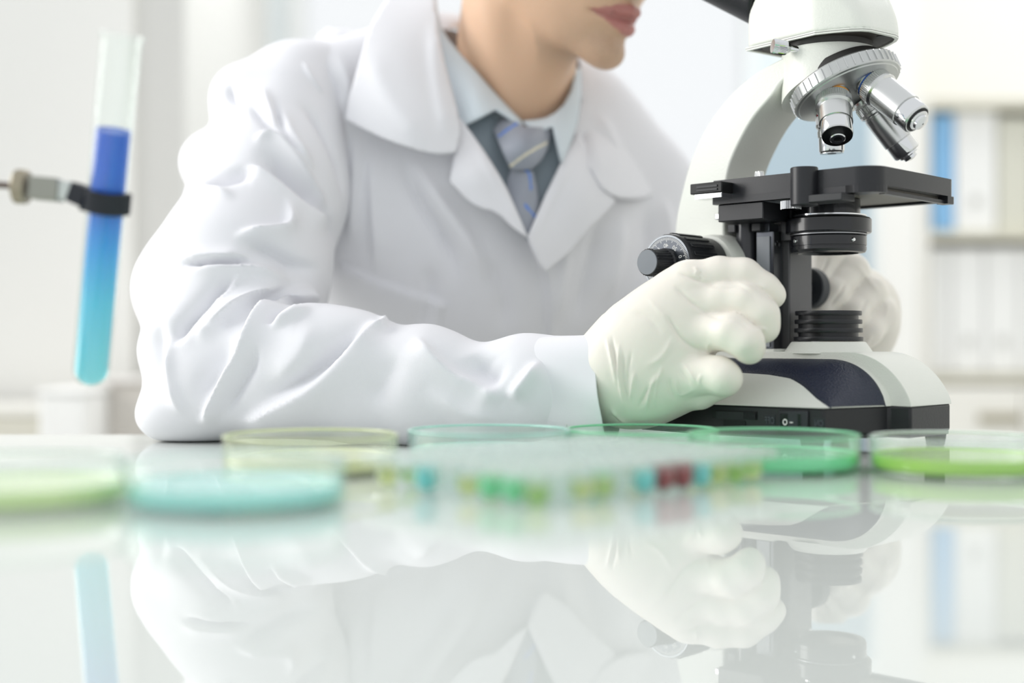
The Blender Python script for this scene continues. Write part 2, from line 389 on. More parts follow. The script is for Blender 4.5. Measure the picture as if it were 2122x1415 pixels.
# low white cupboard and box at the left, far behind the test tube
lc = thing('low_cupboard', 'low off-white cupboard standing against the left wall behind the test tube', 'cupboard', (px_x(60, 2.2)-.05, 2.05, FZ))
bm = bmesh.new(); box(bm, -.5, .15, 0, .22, 0, px_z(862, 2.05)-FZ); obj('carcass', bm, mat('beige_laminate', '#E2DFD2', .6), lc, bevel=.003)
bm = bmesh.new(); box(bm, -.5, .15, -.004, .22, px_z(862, 2.05)-FZ, px_z(850, 2.05)-FZ+.004); obj('top_board', bm, M_shelf, lc, bevel=.002)
bxp = thing('storage_box', 'plain white upright storage box on the floor between cupboard and beige panel', 'box', (px_x(160, 1.95), 1.88, FZ))
bm = bmesh.new(); hw = (px_x(203, 1.9)-px_x(112, 1.9))/2; box(bm, -hw, hw, 0, .12, 0, px_z(818, 1.9)-FZ); obj('body', bm, M_wb, bxp, bevel=.004)
bm = bmesh.new(); box(bm, -hw-.003, hw+.003, -.004, .124, px_z(818, 1.9)-FZ, px_z(806, 1.9)-FZ); obj('lid', bm, M_wb, bxp, bevel=.003)
bp = thing('side_counter', 'beige side counter unit behind the elbow of the white coat', 'counter', (px_x(300, 2.15), 2.0, FZ))
bm = bmesh.new(); box(bm, px_x(222, 2.0)-px_x(300, 2.15), px_x(520, 2.0)-px_x(300, 2.15), 0, .25, 0, px_z(795, 2.0)-FZ); obj('carcass', bm, mat('taupe_laminate', '#DAD5CE', .6), bp, bevel=.003)
bm = bmesh.new(); box(bm, px_x(220, 2.0)-px_x(300, 2.15), px_x(522, 2.0)-px_x(300, 2.15), -.01, .25, px_z(795, 2.0)-FZ, px_z(785, 2.0)-FZ); obj('worktop', bm, mat('light_taupe_laminate', '#E2DEDA', .5), bp, bevel=.002)

# ------------------------------------------------------------------ the glossy bench
bench = thing('lab_bench', 'glossy white laboratory bench carrying the dishes and the microscope', 'bench', (0, .75, FZ))
bm = bmesh.new(); box(bm, -1.1, 1.1, -.70, .37, .72, .75)
M_top = mat('glossy_white_glass_top', '#D8DCD8', .015, ior=1.5, spec=.5)
obj('worktop', bm, M_top, bench, smooth=False)
bm = bmesh.new(); box(bm, -1.05, 1.05, -.60, .10, .0, .72); obj('carcass', bm, M_shelf, bench, smooth=False)
# ------------------------------------------------------------------ petri dishes
def glass_mat(name, tint, edge=None, rough=.0, white=.03):
    """thin clear wall: see-through, tinted more strongly where it is seen edge on, mirror-like at grazing angles"""
    m = bpy.data.materials.new(name); m.use_nodes = True; nt = m.node_tree; nt.nodes.remove(nt.nodes['Principled BSDF']); N = nt.nodes.new; Lk = nt.links.new
    lw = N('ShaderNodeLayerWeight'); lw.inputs[0].default_value = .5
    def pw(p, a, b):
        q = N('ShaderNodeMath'); q.operation = 'POWER'; q.inputs[1].default_value = p; Lk(lw.outputs['Facing'], q.inputs[0])
        r = N('ShaderNodeMath'); r.operation = 'MULTIPLY_ADD'; r.inputs[1].default_value = a; r.inputs[2].default_value = b; Lk(q.outputs[0], r.inputs[0]); return r.outputs[0]
    cm = N('ShaderNodeMix'); cm.data_type = 'RGBA'; Lk(pw(5, 1, 0), cm.inputs[0]); cm.inputs[6].default_value = tint; cm.inputs[7].default_value = edge or tuple(x**3 for x in tint[:3])+(1,)
    tr = N('ShaderNodeBsdfTransparent'); Lk(cm.outputs[2], tr.inputs[0]); df = N('ShaderNodeBsdfTranslucent'); df.inputs[0].default_value = tint
    gl_ = N('ShaderNodeBsdfGlossy'); gl_.inputs['Roughness'].default_value = rough; m1 = N('ShaderNodeMixShader'); m2 = N('ShaderNodeMixShader'); m1.inputs[0].default_value = white
    Lk(tr.outputs[0], m1.inputs[1]); Lk(df.outputs[0], m1.inputs[2]); Lk(pw(4.5, .75, .045), m2.inputs[0]); Lk(m1.outputs[0], m2.inputs[1]); Lk(gl_.outputs[0], m2.inputs[2]); Lk(m2.outputs[0], nt.nodes['Material Output'].inputs[0])
    return m
M_glass = glass_mat('clear_glass', (.985, .998, .992, 1), (.80, .93, .88, 1))
M_dish = glass_mat('clear_dish_glass', (.985, .998, .992, 1), (.70, .92, .86, 1), 0, .10)
def liquid_mat(name, col): return mat(name, col, .0, trans=.35, ior=1.33)
def petri(X, D, R, H, glass, liq, lh, label, group='petri dishes on the bench'):
    rimm = RIMS.get(glass.name, M_rimw)
    t = thing('petri_dish', label, 'petri dish', (X, D, 0.0), rng.uniform(0, 3), group)
    w = .0020
    bm = bmesh.new(); lathe(bm, [(0, .0004), (R-.003, .0004), (R-.0008, .0012), (R, .004), (R, H-.0005), (R-.0006, H), (R-w+.0004, H), (R-w, H-.0005), (R-w, .0045), (R-w-.0018, .0026), (0, .0024)], 96)
    dsh = obj('dish', bm, glass, t)
    bm = bmesh.new(); lathe(bm, [(R-w/2+.0014*math.cos(2*PI*k/10), H+.0002+.0009*math.sin(2*PI*k/10)) for k in range(10)], 96, closed=True); obj('rim', bm, rimm, dsh)
    bm = bmesh.new(); r = R-w-.0004; lathe(bm, [(0, .0028), (r-.0022, .0030), (r, .005), (r, lh), (r-.0004, lh-.0006), (0, lh-.0006)], 96)
    obj('liquid', bm, liq, t)
    return t
M_rimw = mat('rim_clear', (.86, .95, .92, 1), .08, trans=.55, ior=1.45); RIMS = {'green_tinted_glass': mat('rim_green', (.42, .90, .60, 1), .08, trans=.5), 'teal_tinted_glass': mat('rim_teal', (.62, .93, .84, 1), .08, trans=.5), 'yellow_tinted_glass': mat('rim_yellow', (.85, .92, .60, 1), .08, trans=.5)}
G_green = glass_mat('green_tinted_glass', (.93, .998, .96, 1), (.35, .85, .55, 1), 0, .10); G_teal = glass_mat('teal_tinted_glass', (.96, .998, .985, 1), (.45, .85, .75, 1), 0, .10); G_yel = glass_mat('yellow_tinted_glass', (.985, .998, .95, 1), (.75, .85, .45, 1), 0, .10)
L_cyan = liquid_mat('cyan_liquid', (.50, 1, .95, 1)); L_lime = liquid_mat('lime_liquid', (.80, .98, .50, 1)); L_yel = liquid_mat('pale_yellow_liquid', (.97, .99, .72, 1))
L_green = liquid_mat('emerald_liquid', (.36, .97, .60, 1)); L_teal = liquid_mat('pale_teal_liquid', (.75, 1, .92, 1)); L_yg = liquid_mat('yellow_green_liquid', (.55, .90, .18, 1)); L_dgreen = liquid_mat('deep_green_liquid', (.45, .95, .65, 1))
petri(-.244, .640, .0535, .0216, M_dish, L_lime, .011, 'glass petri dish of lime liquid at the left front of the bench')
petri(-.1350, .638, .0535, .0216, M_dish, L_cyan, .011, 'glass petri dish of bright cyan liquid in the left foreground')
petri(-.1235, .800, .0535, .0225, G_yel, L_yel, .0105, 'glass petri dish of pale yellow liquid in front of the white sleeve')
petri(-.0150, .858, .0535, .0216, G_teal, L_teal, .0105, 'pale teal petri dish in front of the sleeve, behind the well plate')
petri(.0885, .889, .0525, .0200, G_green, L_dgreen, .0085, 'green tinted petri dish just in front of the gloved wrist')
petri(.1630, .813, .0530, .0222, G_green, L_green, .0115, 'green petri dish of emerald liquid in front of the microscope switch')
petri(.2710, .790, .0530, .0216, M_dish, L_yg, .0115, 'glass petri dish of yellow-green liquid at the right end of the bench')

# ------------------------------------------------------------------ multiwell plate
e1 = Vector((.732, .681, 0)).normalized(); ang = math.atan2(e1.y, e1.x)
wp = thing('well_plate', 'clear multiwell plate of round-bottomed wells with coloured samples, in the foreground centre', 'well plate', (.010, .606, 0), ang)
Lx, Ly, HT = .190, .126, .0200
M_plate = bpy.data.materials.new('clear_polystyrene'); M_plate.use_nodes = True; nt = M_plate.node_tree; nt.nodes.remove(nt.nodes['Principled BSDF'])
out = nt.nodes['Material Output']; tr = nt.nodes.new('ShaderNodeBsdfTransparent'); tr.inputs[0].default_value = (.985, .995, .99, 1)
df = nt.nodes.new('ShaderNodeBsdfTranslucent'); df.inputs[0].default_value = (.95, .98, .97, 1); gl = nt.nodes.new('ShaderNodeBsdfGlossy'); gl.inputs['Roughness'].default_value = .55
lw_ = nt.nodes.new('ShaderNodeLayerWeight'); lw_.inputs[0].default_value = .5; pw = nt.nodes.new('ShaderNodeMath'); pw.operation = 'POWER'; pw.inputs[1].default_value = 4; nt.links.new(lw_.outputs['Facing'], pw.inputs[0]); fr = nt.nodes.new('ShaderNodeMath'); fr.operation = 'MULTIPLY_ADD'; fr.inputs[1].default_value = .8; fr.inputs[2].default_value = .06; nt.links.new(pw.outputs[0], fr.inputs[0]); m1 = nt.nodes.new('ShaderNodeMixShader'); m2 = nt.nodes.new('ShaderNodeMixShader'); m1.inputs[0].default_value = .06
nt.links.new(tr.outputs[0], m1.inputs[1]); nt.links.new(df.outputs[0], m1.inputs[2]); nt.links.new(fr.outputs[0], m2.inputs[0]); nt.links.new(m1.outputs[0], m2.inputs[1]); nt.links.new(gl.outputs[0], m2.inputs[2]); nt.links.new(m2.outputs[0], out.inputs[0])
nx, ny, pit, pij = 12, 8, .0153, .0167
def wc(i, j): return (.0117+i*pit, .0095+j*pij)
bm = bmesh.new()
# top deck with round holes, skirt rim
rw = .0069; z1, z0_ = HT-.0006, HT-.0022
for i in range(nx):
    for j in range(ny):
        cx, cy = wc(i, j); n = 20; h = pit/2
        ring = [(cx+rw*math.cos(2*PI*k/n+PI/4), cy+rw*math.sin(2*PI*k/n+PI/4)) for k in range(n)]
        sq = []
        for k in range(n):
            a = 2*PI*k/n+PI/4; c_, s_ = math.cos(a), math.sin(a); m_ = max(abs(c_), abs(s_)); sq.append((cx+h*c_/m_, cy+pij/2*s_/m_))
        v = [(x, y, z1) for x, y in ring]+[(x, y, z1) for x, y in sq]
        add(bm, v, [(k, (k+1) % n, n+(k+1) % n, n+k) for k in range(n)])
bmesh.ops.remove_doubles(bm, verts=bm.verts, dist=1e-5)
ex = bmesh.ops.extrude_face_region(bm, geom=bm.faces[:]); bmesh.ops.translate(bm, verts=[v for v in ex['geom'] if isinstance(v, bmesh.types.BMVert)], vec=(0, 0, -.0014))
x0, x1, y0, y1 = wc(0, 0)[0]-pit/2, wc(nx-1, 0)[0]+pit/2, wc(0, 0)[1]-pij/2, wc(0, ny-1)[1]+pij/2
for a in ((x0-.0035, x1+.0035, y0-.0018, y0-.0004), (x0-.0035, x1+.0035, y1+.0004, y1+.0018), (x0-.0035, x0-.0022, y0-.0004, y1+.0004), (x1+.0022, x1+.0035, y0-.0004, y1+.0004)):
    box(bm, a[0], a[1], a[2], a[3], .014, HT)
obj('plate_frame', bm, M_plate, wp, angle=25)
M_well = glass_mat('clear_well_plastic', (.985, .998, .995, 1), (.80, .94, .92, 1), .04, .05)
# wells: thin U-bottomed cups, the same mesh for all of them
bm = bmesh.new(); ro, ri = .0068, .0060; pr_ = []
zb = .0008
for k in range(9):
    a = PI/2*k/8; pr_.append((ro*math.sin(a), zb+ro-ro*math.cos(a)))
pr_ += [(ro, HT-.0012), (ro+.0003, HT-.0002), (ro+.0001, HT+.0005), (ro-.0004, HT+.0008), (ri+.0001, HT+.0005), (ri, HT-.0002), (ri, zb+ro)]
for k in range(7, -1, -1):
    a = PI/2*k/8; pr_.append((ri*math.sin(a), zb+ro-ri*math.cos(a)))
lathe(bm, pr_, 24); me_tmp = obj('well', bm, M_well, wp); well_me = me_tmp.data
def liq_mesh(m, zt):
    bm = bmesh.new(); r = ri-.0003; q = []
    for k in range(7):
        a = PI/2*k/6; q.append((r*math.sin(a), zb+ro-r*math.cos(a)))
    q += [(r, zt), (0, zt-.0004)]; lathe(bm, q, 20); me = bpy.data.meshes.new('liquid'); bmesh.ops.recalc_face_normals(bm, faces=bm.faces); bm.to_mesh(me); bm.free()
    me.materials.append(m); me.polygons.foreach_set('use_smooth', [True]*len(me.polygons)); me.set_sharp_from_angle(angle=.7); return me
LM = {'c': liq_mesh(mat('well_cyan', (.22, .80, .78, 1), .05, trans=.25, ior=1.33), .0142), 'r': liq_mesh(mat('well_dark_red', (.33, .035, .04, 1), .05, trans=.15, ior=1.33), .0158),
      'g': liq_mesh(mat('well_green', (.25, .86, .45, 1), .05, trans=.3, ior=1.33), .0138), 'y': liq_mesh(mat('well_yellow', (.88, .90, .45, 1), .03, trans=.8, ior=1.33), .0118),
      'l': liq_mesh(mat('well_lime', (.55, .80, .25, 1), .03, trans=.8, ior=1.33), .0108)}
# row 0 is the long edge nearest the right, column ends at the short front-left edge
fill = {(11, 0): 'y', (10, 0): 'l', (9, 0): 'y', (8, 0): 'c', (7, 0): 'r', (6, 0): 'r', (5, 0): 'c', (3, 0): 'y', (4, 1): 'g', (2, 0): 'y', (1, 1): 'l', (0, 0): 'l', (0, 1): 'g', (0, 2): 'g', (0, 3): 'y', (0, 5): 'c', (0, 7): 'y',
        (10, 1): 'l', (9, 1): 'y', (11, 1): 'y', (1, 6): 'c', (3, 3): 'g', (5, 2): 'c', (7, 2): 'y', (2, 4): 'y', (1, 7): 'l', (6, 4): 'g', (8, 3): 'l', (4, 6): 'c', (9, 5): 'y'}
for i in range(nx):
    for j in range(ny):
        if (i, j) == (0, 0): w = me_tmp
        else: w = me_tmp.copy(); C.objects.link(w); w.parent = wp
        w.location = (*wc(i, j), 0)
        if (i, j) in fill:
            q = bpy.data.objects.new('liquid', LM[fill[(i, j)]]); C.objects.link(q); q.parent = w
            q['label'] = {'c': 'cyan sample', 'r': 'dark red sample', 'g': 'green sample', 'y': 'pale yellow sample', 'l': 'lime sample'}[fill[(i, j)]]

# ------------------------------------------------------------------ test tube in its clamp
pb, pt = P(186, 800, .825), P(253, 72, .760)
ax = (pt-pb); LT = ax.length; Mx = axis_m(pb, ax)
tt = thing('test_tube', 'tilted glass test tube of blue liquid gripped by a clamp at the left', 'test tube', (0, 0, 0))
tt.matrix_world = Mx; tt.matrix_basis = Mx
R = .0117; w = .0013; pr_ = []
for k in range(13):
    a = PI/2*k/12; pr_.append((R*math.sin(a), R-R*math.cos(a)))
pr_ += [(R, LT-.004), (R+.0006, LT-.002), (R+.0012, LT-.0005), (R+.0008, LT), (R-w*.4, LT-.0004), (R-w, LT-.003), (R-w, R)]
for k in range(11, -1, -1):
    a = PI/2*k/12; pr_.append(((R-w)*math.sin(a), R-(R-w)*math.cos(a)))
bm = bmesh.new(); lathe(bm, pr_, 64); obj('tube', bm, M_glass, tt)
def at_t(py): return LT*(800-py)/(800-72)
lt = at_t(258); r = R-w-.0003; q = []
for k in range(13):
    a = PI/2*k/12; q.append((r*math.sin(a), R-r*math.cos(a)))
q += [(r, lt), (r-.0006, lt-.0008), (0, lt-.0010)]
bm = bmesh.new(); lathe(bm, q, 64)
ml = bpy.data.materials.new('blue_to_cyan_liquid'); ml.use_nodes = True; nt = ml.node_tree; b = nt.nodes['Principled BSDF']
b.inputs['Roughness'].default_value = 0; b.inputs['Transmission Weight'].default_value = .3; b.inputs['IOR'].default_value = 1.33
tc = nt.nodes.new('ShaderNodeTexCoord'); sp = nt.nodes.new('ShaderNodeSeparateXYZ'); cr = nt.nodes.new('ShaderNodeValToRGB'); mr = nt.nodes.new('ShaderNodeMapRange')
nt.links.new(tc.outputs['Object'], sp.inputs[0]); nt.links.new(sp.outputs['Z'], mr.inputs['Value']); mr.inputs['From Max'].default_value = lt; nt.links.new(mr.outputs[0], cr.inputs[0]); nt.links.new(cr.outputs[0], b.inputs['Base Color'])
el = cr.color_ramp.elements; el[0].position = 0; el[0].color = (.34, .93, 1, 1); el[1].position = 1; el[1].color = (.03, .16, .78, 1)
for p_, c_ in ((.35, (.14, .74, 1, 1)), (.56, (.05, .46, 1, 1)), (.72, (.03, .20, .85, 1))):
    e = cr.color_ramp.elements.new(p_); e.color = c_
obj('liquid', bm, ml, tt)
# clamp: black rubber jaws, grey boss, knurled nut, threaded rod; held by a stand outside the frame
dc = .79
def Q3(px, py, dd=0): return P(px, py, dc+dd)
ck = thing('tube_clamp', 'small metal clamp with black rubber jaws holding the blue test tube', 'clamp', tuple(Q3(150, 395)))
def loc(bm): bmesh.ops.translate(bm, verts=bm.verts, vec=-Vector(Q3(150, 395))); return bm
M_rub = mat('black_rubber', '#1C2028', .55); M_cg = mat('grey_cast_metal', '#9A9B92', .4, .7); M_nut = mat('brass_grey_nut', '#A39B88', .35, .8); M_bk = mat('dark_steel', '#6A5F5A', .35, .9)
mid = pb+(pt-pb)*(at_t(398)/LT)
bm = bmesh.new(); n = 20; rr0, rr1 = R+.0002, R+.0042; a0, a1 = math.radians(-158), math.radians(-38)
def arc(a0, a1, zc, hz):
    v = []; f = []
    for k in range(n+1):
        a = a0+(a1-a0)*k/n
        for rr in (rr0, rr1):
            for z in (zc-hz, zc+hz): v.append((rr*math.cos(a), rr*math.sin(a), z))
    for k in range(n):
        b0 = k*4; b1 = b0+4
        f += [(b0, b0+1, b1+1, b1), (b0+2, b1+2, b1+3, b0+3), (b0, b1, b1+2, b0+2), (b0+1, b0+3, b1+3, b1+1)]
    f += [(0, 2, 3, 1), (n*4, n*4+1, n*4+3, n*4+2)]; return v, f
add(bm, *arc(a0, a1, 0, .0068), Matrix.Translation(mid) @ Mx.to_3x3().to_4x4())
loc(bm); obj('jaw', bm, M_rub, ck, bevel=.0008)
bm = bmesh.new(); add(bm, *arc(math.radians(10), math.radians(158), -.004, .0055), Matrix.Translation(mid) @ Mx.to_3x3().to_4x4()); loc(bm); obj('jaw', bm, M_rub, ck, bevel=.0008)
A_, B_ = Q3(152, 397, -.001), mid+Vector((-rr1*.86, -.003, 0))
def bar(p0, p1, hy, hz, M=None):
    bm = bmesh.new(); L = (p1-p0).length; d = (p1-p0).normalized(); q = Matrix.Translation(p0) @ d.to_track_quat('X', 'Z').to_matrix().to_4x4(); box(bm, 0, L, -hy, hy, -hz, hz, q); return loc(bm)
obj('jaw_arm', bar(A_, B_+Vector((.004, 0, 0)), .006, .0062), M_rub, ck, bevel=.001)
obj('boss', bar(Q3(66, 389), Q3(128, 395), .0075, .0068), M_cg, ck, bevel=.0012)
obj('boss_plate', bar(Q3(124, 395), Q3(154, 397), .006, .0055), mat('light_grey_metal', '#C9CFCB', .35, .5), ck, bevel=.001)
bm = bmesh.new(); d_ = (Q3(60, 388)-Q3(34, 386)).normalized(); lathe(bm, [(0, 0), (.0096, 0), (.0104, .0008), (.0104, .0068), (.0096, .0076), (0, .0076)], 64, axis_m(Q3(32, 386), d_), ribs={2: (32, .0004), 3: (32, .0004)}); loc(bm); obj('knurled_nut', bm, M_nut, ck)
bm = bmesh.new(); pr2 = [(0, 0)]+[(.0019+(.0005 if k % 2 else 0), k*.0011) for k in range(80)]+[(0, .088)]; lathe(bm, pr2, 16, axis_m(Q3(40, 386), -d_)); loc(bm); obj('threaded_rod', bm, M_bk, ck)
for (a, b_) in (((80, 372), (80, 406)), ((74, 368), (74, 378))):
    bm = bmesh.new(); cyl(bm, Q3(*a, -.002), Q3(*b_, -.002), .0016, 12); loc(bm); obj('screw', bm, M_nut, ck)
xs = Q3(40, 386)-d_*.085
st = thing('retort_stand', 'upright steel stand carrying the tube clamp, just outside the left edge', 'stand', (xs.x, xs.y, 0))
bm = bmesh.new(); lathe(bm, [(0, .012), (.006, .012), (.006, .40), (.005, .402), (0, .402)], 24); obj('rod', bm, mat('steel', '#B8BABC', .25, 1), st)
bm = bmesh.new(); box(bm, -.09, .045, -.07, .07, 0.0002, .012); obj('base', bm, M_cg, st, bevel=.003)
bm = bmesh.new(); box(bm, -.011, .011, -.011, .011, xs.z-.012, xs.z+.012); obj('boss_head', bm, M_cg, st, bevel=.002)
# ------------------------------------------------------------------ the microscope; local x = forward over the stage, y = to its far side, millimetres
SC = thing('microscope', 'white and black laboratory microscope with silver objectives, on the bench at the right', 'microscope', (.2435, 1.003, 0), math.radians(-44))
M_white = mat('microscope_cream_enamel', '#E3E5DD', .38, bump=.25, bscale=900, coat=.1)
M_black = mat('microscope_black_enamel', '#1E1F23', .36, bump=.03, bscale=900)
M_dark = mat('dark_anodised', '#26272A', .42)
M_plast = mat('black_plastic', '#191B1E', .38, bump=.12, bscale=600)
M_pad = mat('navy_leatherette', '#1D2438', .42, bump=.9, bscale=700, spec=.6)
M_sat = mat('satin_chrome', '#CFD0CF', .24, 1); M_chr = mat('polished_chrome', '#D9DADB', .09, 1); M_alu = mat('satin_aluminium', '#BFC1BF', .33, .9)
M_under = mat('machined_underside', '#6E6A62', .5, .3)
def mo(name, bm, m, parent=SC, mm=True, **k):
    bmesh.ops.scale(bm, verts=bm.verts, vec=(.001,)*3)
    return obj(name, bm, m, parent, **k)
def poly_side(pts, s0, s1):      # profile in the (forward, up) plane, extruded across
    bm = bmesh.new(); n = len(pts)
    v = [(p[0], s0, p[1]) for p in pts]+[(p[0], s1, p[1]) for p in pts]
    add(bm, v, [tuple(range(n)), tuple(range(n, 2*n))[::-1]]+[(i, n+i, n+(i+1) % n, (i+1) % n) for i in range(n)]); return bm
# --- base: black tray
tray = [(50, -92), (68, -33), (84, -31), (84, 31), (68, 33), (50, 92), (-38, 98), (-60, 84), (-100, 48), (-112, 30), (-112, -92), (-48, -103)]
bm = bmesh.new(); prism(bm, tray, 14, 34.2); base = mo('base_tray', bm, M_plast, bevel=.0018)
bm = bmesh.new(); prism(bm, [(x*.985, y*.985) for x, y in tray], 11.5, 14); mo('base_plate', bm, M_dark)
for (x, y) in ((58, 60), (34, -80), (-36, 80), (-84, -50)):
    bm = bmesh.new(); lathe(bm, [(0, .2), (6.2, .2), (7, 1.2), (8.5, 11.6), (0, 11.6)], 32, Matrix.Translation((x, y, 0))); mo('rubber_foot', bm, M_rub)
# --- base: cream shell as a shaped surface with thickness
def half_w(f): return np.interp(f, [-112, -48, 50, 86], [90, 103, 92.5, 90])
def far_w(f): return np.interp(f, [-112, -100, -60, -38, 50, 86], [30, 48, 84, 98, 92.5, 90])
def z_strip(f): 
    u = np.clip((f-34)/(84.6-34), 0, 1); return 34.2+38*np.maximum(1-u**2.1, 0)**.72
def z_lobe(f, s):
    w = half_w(f) if s < 0 else far_w(f)
    t = np.clip((abs(s)-30)/(w-30), 0, 1); fe = np.interp(abs(s), [30, 33, 92], [69, 68.5, 50.5])
    u = np.clip((f-(fe-46))/46, 0, 1); g = max(1-u**2.2, 0)**.62
    ub = np.clip((-96-f)/16, 0, 1) if s < 0 else 0
    return 34.2+31.5*(1-t**1.9)*g*(1-ub**2)
def grid_bm(F_):
    """F_: 2-D array of points"""
    bm = bmesh.new(); a, b = len(F_), len(F_[0]); v = [[bm.verts.new(p) for p in r] for r in F_]
    for i in range(a-1):
        for j in range(b-1): 
            try: bm.faces.new((v[i][j], v[i+1][j], v[i+1][j+1], v[i][j+1]))
            except ValueError: pass
    return bm
def closed_from_grid(F_, zb):
    a, b = len(F_), len(F_[0]); bm = grid_bm(F_)
    ed = [e for e in bm.edges if len(e.link_faces) == 1]
    ex = bmesh.ops.extrude_edge_only(bm, edges=ed); nv = [x for x in ex['geom'] if isinstance(x, bmesh.types.BMVert)]
    for v in nv: v.co.z = zb
    bmesh.ops.contextual_create(bm, geom=[x for x in ex['geom'] if isinstance(x, bmesh.types.BMEdge)]); return bm
for sd in (-1, 1):
    rows = []
    for f in np.linspace(-112, 1, 60):
        W = (half_w(f) if sd < 0 else far_w(f)); W = max(W, 31)
        rows.append([(f, sd*s, z_lobe(f, sd*s)) for s in np.linspace(28, W+.6, 34)])
    for q in np.linspace(0, 1, 40)[1:]:
        r = []
        for s in np.linspace(28, (half_w(0)*(1-q)+half_w(50)*q)+.6, 34):
            fe = np.interp(s, [28, 33, 92.5], [69.5, 68.5, 50.5])+.5; f = 1+(fe-1)*(1-(1-q)**1.4); r.append((f, sd*s, z_lobe(f, sd*s)))
        rows.append(r)
    mo('side_shell', closed_from_grid(rows, 33.8), M_white, angle=30)
rows = []
for f in np.r_[np.linspace(-112, 30, 20), 34+50.6*np.linspace(0, 1, 50)**.6]:
    z = z_strip(f); rows.append([(f, s, z-(.9 if abs(s) > 31 else 0)*0) for s in (-31.5, -31, -30, -15, 0, 15, 30, 31, 31.5)])
mo('centre_shell', closed_from_grid(rows, 33.8), M_white, bevel=.0022, bseg=3, angle=30)
# leatherette pads laid on the side shells
for sd in (-1, 1):
    rows = []
    nv = 26
    for q in np.linspace(0, 1, 70):
        r = []
        for j in range(nv):
            w_ = j/(nv-1)
            # inner border runs along the strip, outer border swings outward towards the front edge
            f0 = -100+q*(100+67.6); 
            fo = -100+q*(100+52.0)
            so = np.interp(fo, [-100, -10, 10, 25, 40, 52], [66, 68, 71, 77, 84, 88]); si = np.interp(f0, [-100, 35, 52, 67.6], [34.5, 34.5, 35, 37])
            s = si+(so-si)*w_; f = f0+(fo-f0)*w_
            fe = np.interp(s, [28, 33, 92.5], [69.5, 68.5, 50.5]); f = min(f, fe+.3)
            if f < 0 and sd > 0: s = min(s, far_w(f)*.72) 
            r.append((f, sd*s, z_lobe(f, sd*s)+(1.7 if 0 < j < nv-1 else .2)+(0)))
        rows.append(r)
    bm = grid_bm(rows); ex = bmesh.ops.extrude_face_region(bm, geom=bm.faces[:]); bmesh.ops.translate(bm, verts=[v for v in ex['geom'] if isinstance(v, bmesh.types.BMVert)], vec=(.8*0+.6, 0, -1.2)); mo('leather_pad', bm, M_pad, angle=60)
# --- near side controls on the tray: dimmer wheel, switch, lettering (mirrored, as in the picture)
e0, e1_ = Vector((-48, -103, 0)), Vector((50, -92, 0)); ud = (e1_-e0).normalized(); nd = Vector((ud.y, -ud.x, 0))
SM = Matrix(((ud.x, 0, nd.x, e0.x), (ud.y, 0, nd.y, e0.y), (0, 1, 0, 0), (0, 0, 0, 1)))   # local: x along the panel, y up, z outward
def px_to_panel(x, y):
    best = None
    for t in np.linspace(-20, 110, 1301):
        p = e0+ud*t; th = math.radians(-44); X = .2435*1000+p.x*math.cos(th)-p.y*math.sin(th); D = 1003+p.x*math.sin(th)+p.y*math.cos(th)
        e = abs(CX+X/D*FPX-x)
        if best is None or e < best[0]: best = (e, t, 80-(y-CY)*D/FPX)
    return best[1], best[2]
def pbox(x0, x1, y0, y1, z0, z1):
    bm = bmesh.new(); a, t = px_to_panel(x0, y0); b, u = px_to_panel(x1, y1); box(bm, a, b, min(t, u), max(t, u), z0, z1, SM); return bm
M_blk2 = mat('deep_black', '#08090A', .5)
mo('dimmer_recess', pbox(1477, 1569, 849, 870, .1, .5), M_blk2, smooth=False)
a, t = px_to_panel(1486, 859); b, _ = px_to_panel(1567, 859)
bm = bmesh.new(); box(bm, a, b, t-2.6, t+2.6, .3, 1.6, SM)
for k in range(14): box(bm, b-1-k*.62-.18, b-1-k*.62+.18, t-2.6, t+2.6, 1.6, 1.95, SM)
mo('dimmer_wheel', bm, M_plast, smooth=False)
mo('dimmer_slot', pbox(1500, 1545, 870, 884, .1, .5), M_blk2, smooth=False)
bm = pbox(1615, 1676, 849, 889, 0, 1.8); sw = mo('switch_bezel', bm, mat('bezel_black', '#2A2C31', .3), bevel=.0008)
sx0, sz1 = px_to_panel(1620, 856); sx1, sz0 = px_to_panel(1662, 888); xm = (sx0+sx1)/2
bm = bmesh.new(); v = [(sx0, sz0, 2.9), (xm, sz0, 1.4), (sx1, sz0, 2.0), (sx1, sz1, 2.0), (xm, sz1, 1.4), (sx0, sz1, 2.9), (sx0, sz0, .5), (sx1, sz0, .5), (sx1, sz1, .5), (sx0, sz1, .5)]
add(bm, v, [(0, 1, 4, 5), (1, 2, 3, 4), (0, 5, 9, 6), (2, 7, 8, 3), (6, 7, 2, 1, 0), (9, 5, 4, 3, 8), (6, 9, 8, 7)], SM); rk = mo('switch_rocker', bm, mat('gloss_black', '#0B0C0E', .15), sw, smooth=False)
M_ink = mat('white_print', '#F2F2EE', .5)
cxa, cza = px_to_panel(1630, 874)
bm = bmesh.new(); lathe(bm, [(1.05, 0), (1.65, 0), (1.65, .12), (1.05, .12)], 32, SM @ Matrix.Translation((cxa, cza, 2.55)) @ Matrix.Rotation(.22, 4, 'Y') @ Matrix.Scale(1.35, 4, (0, 1, 0)), closed=True)
cxb, czb = px_to_panel(1642.5, 875); box(bm, cxb-1.1, cxb+1.1, czb-.35, czb+.35, 1.9, 2.25, SM); mo('switch_marks', bm, M_ink, rk, smooth=False)
M_emb = mat('embossed_plastic', '#4C5056', .3)
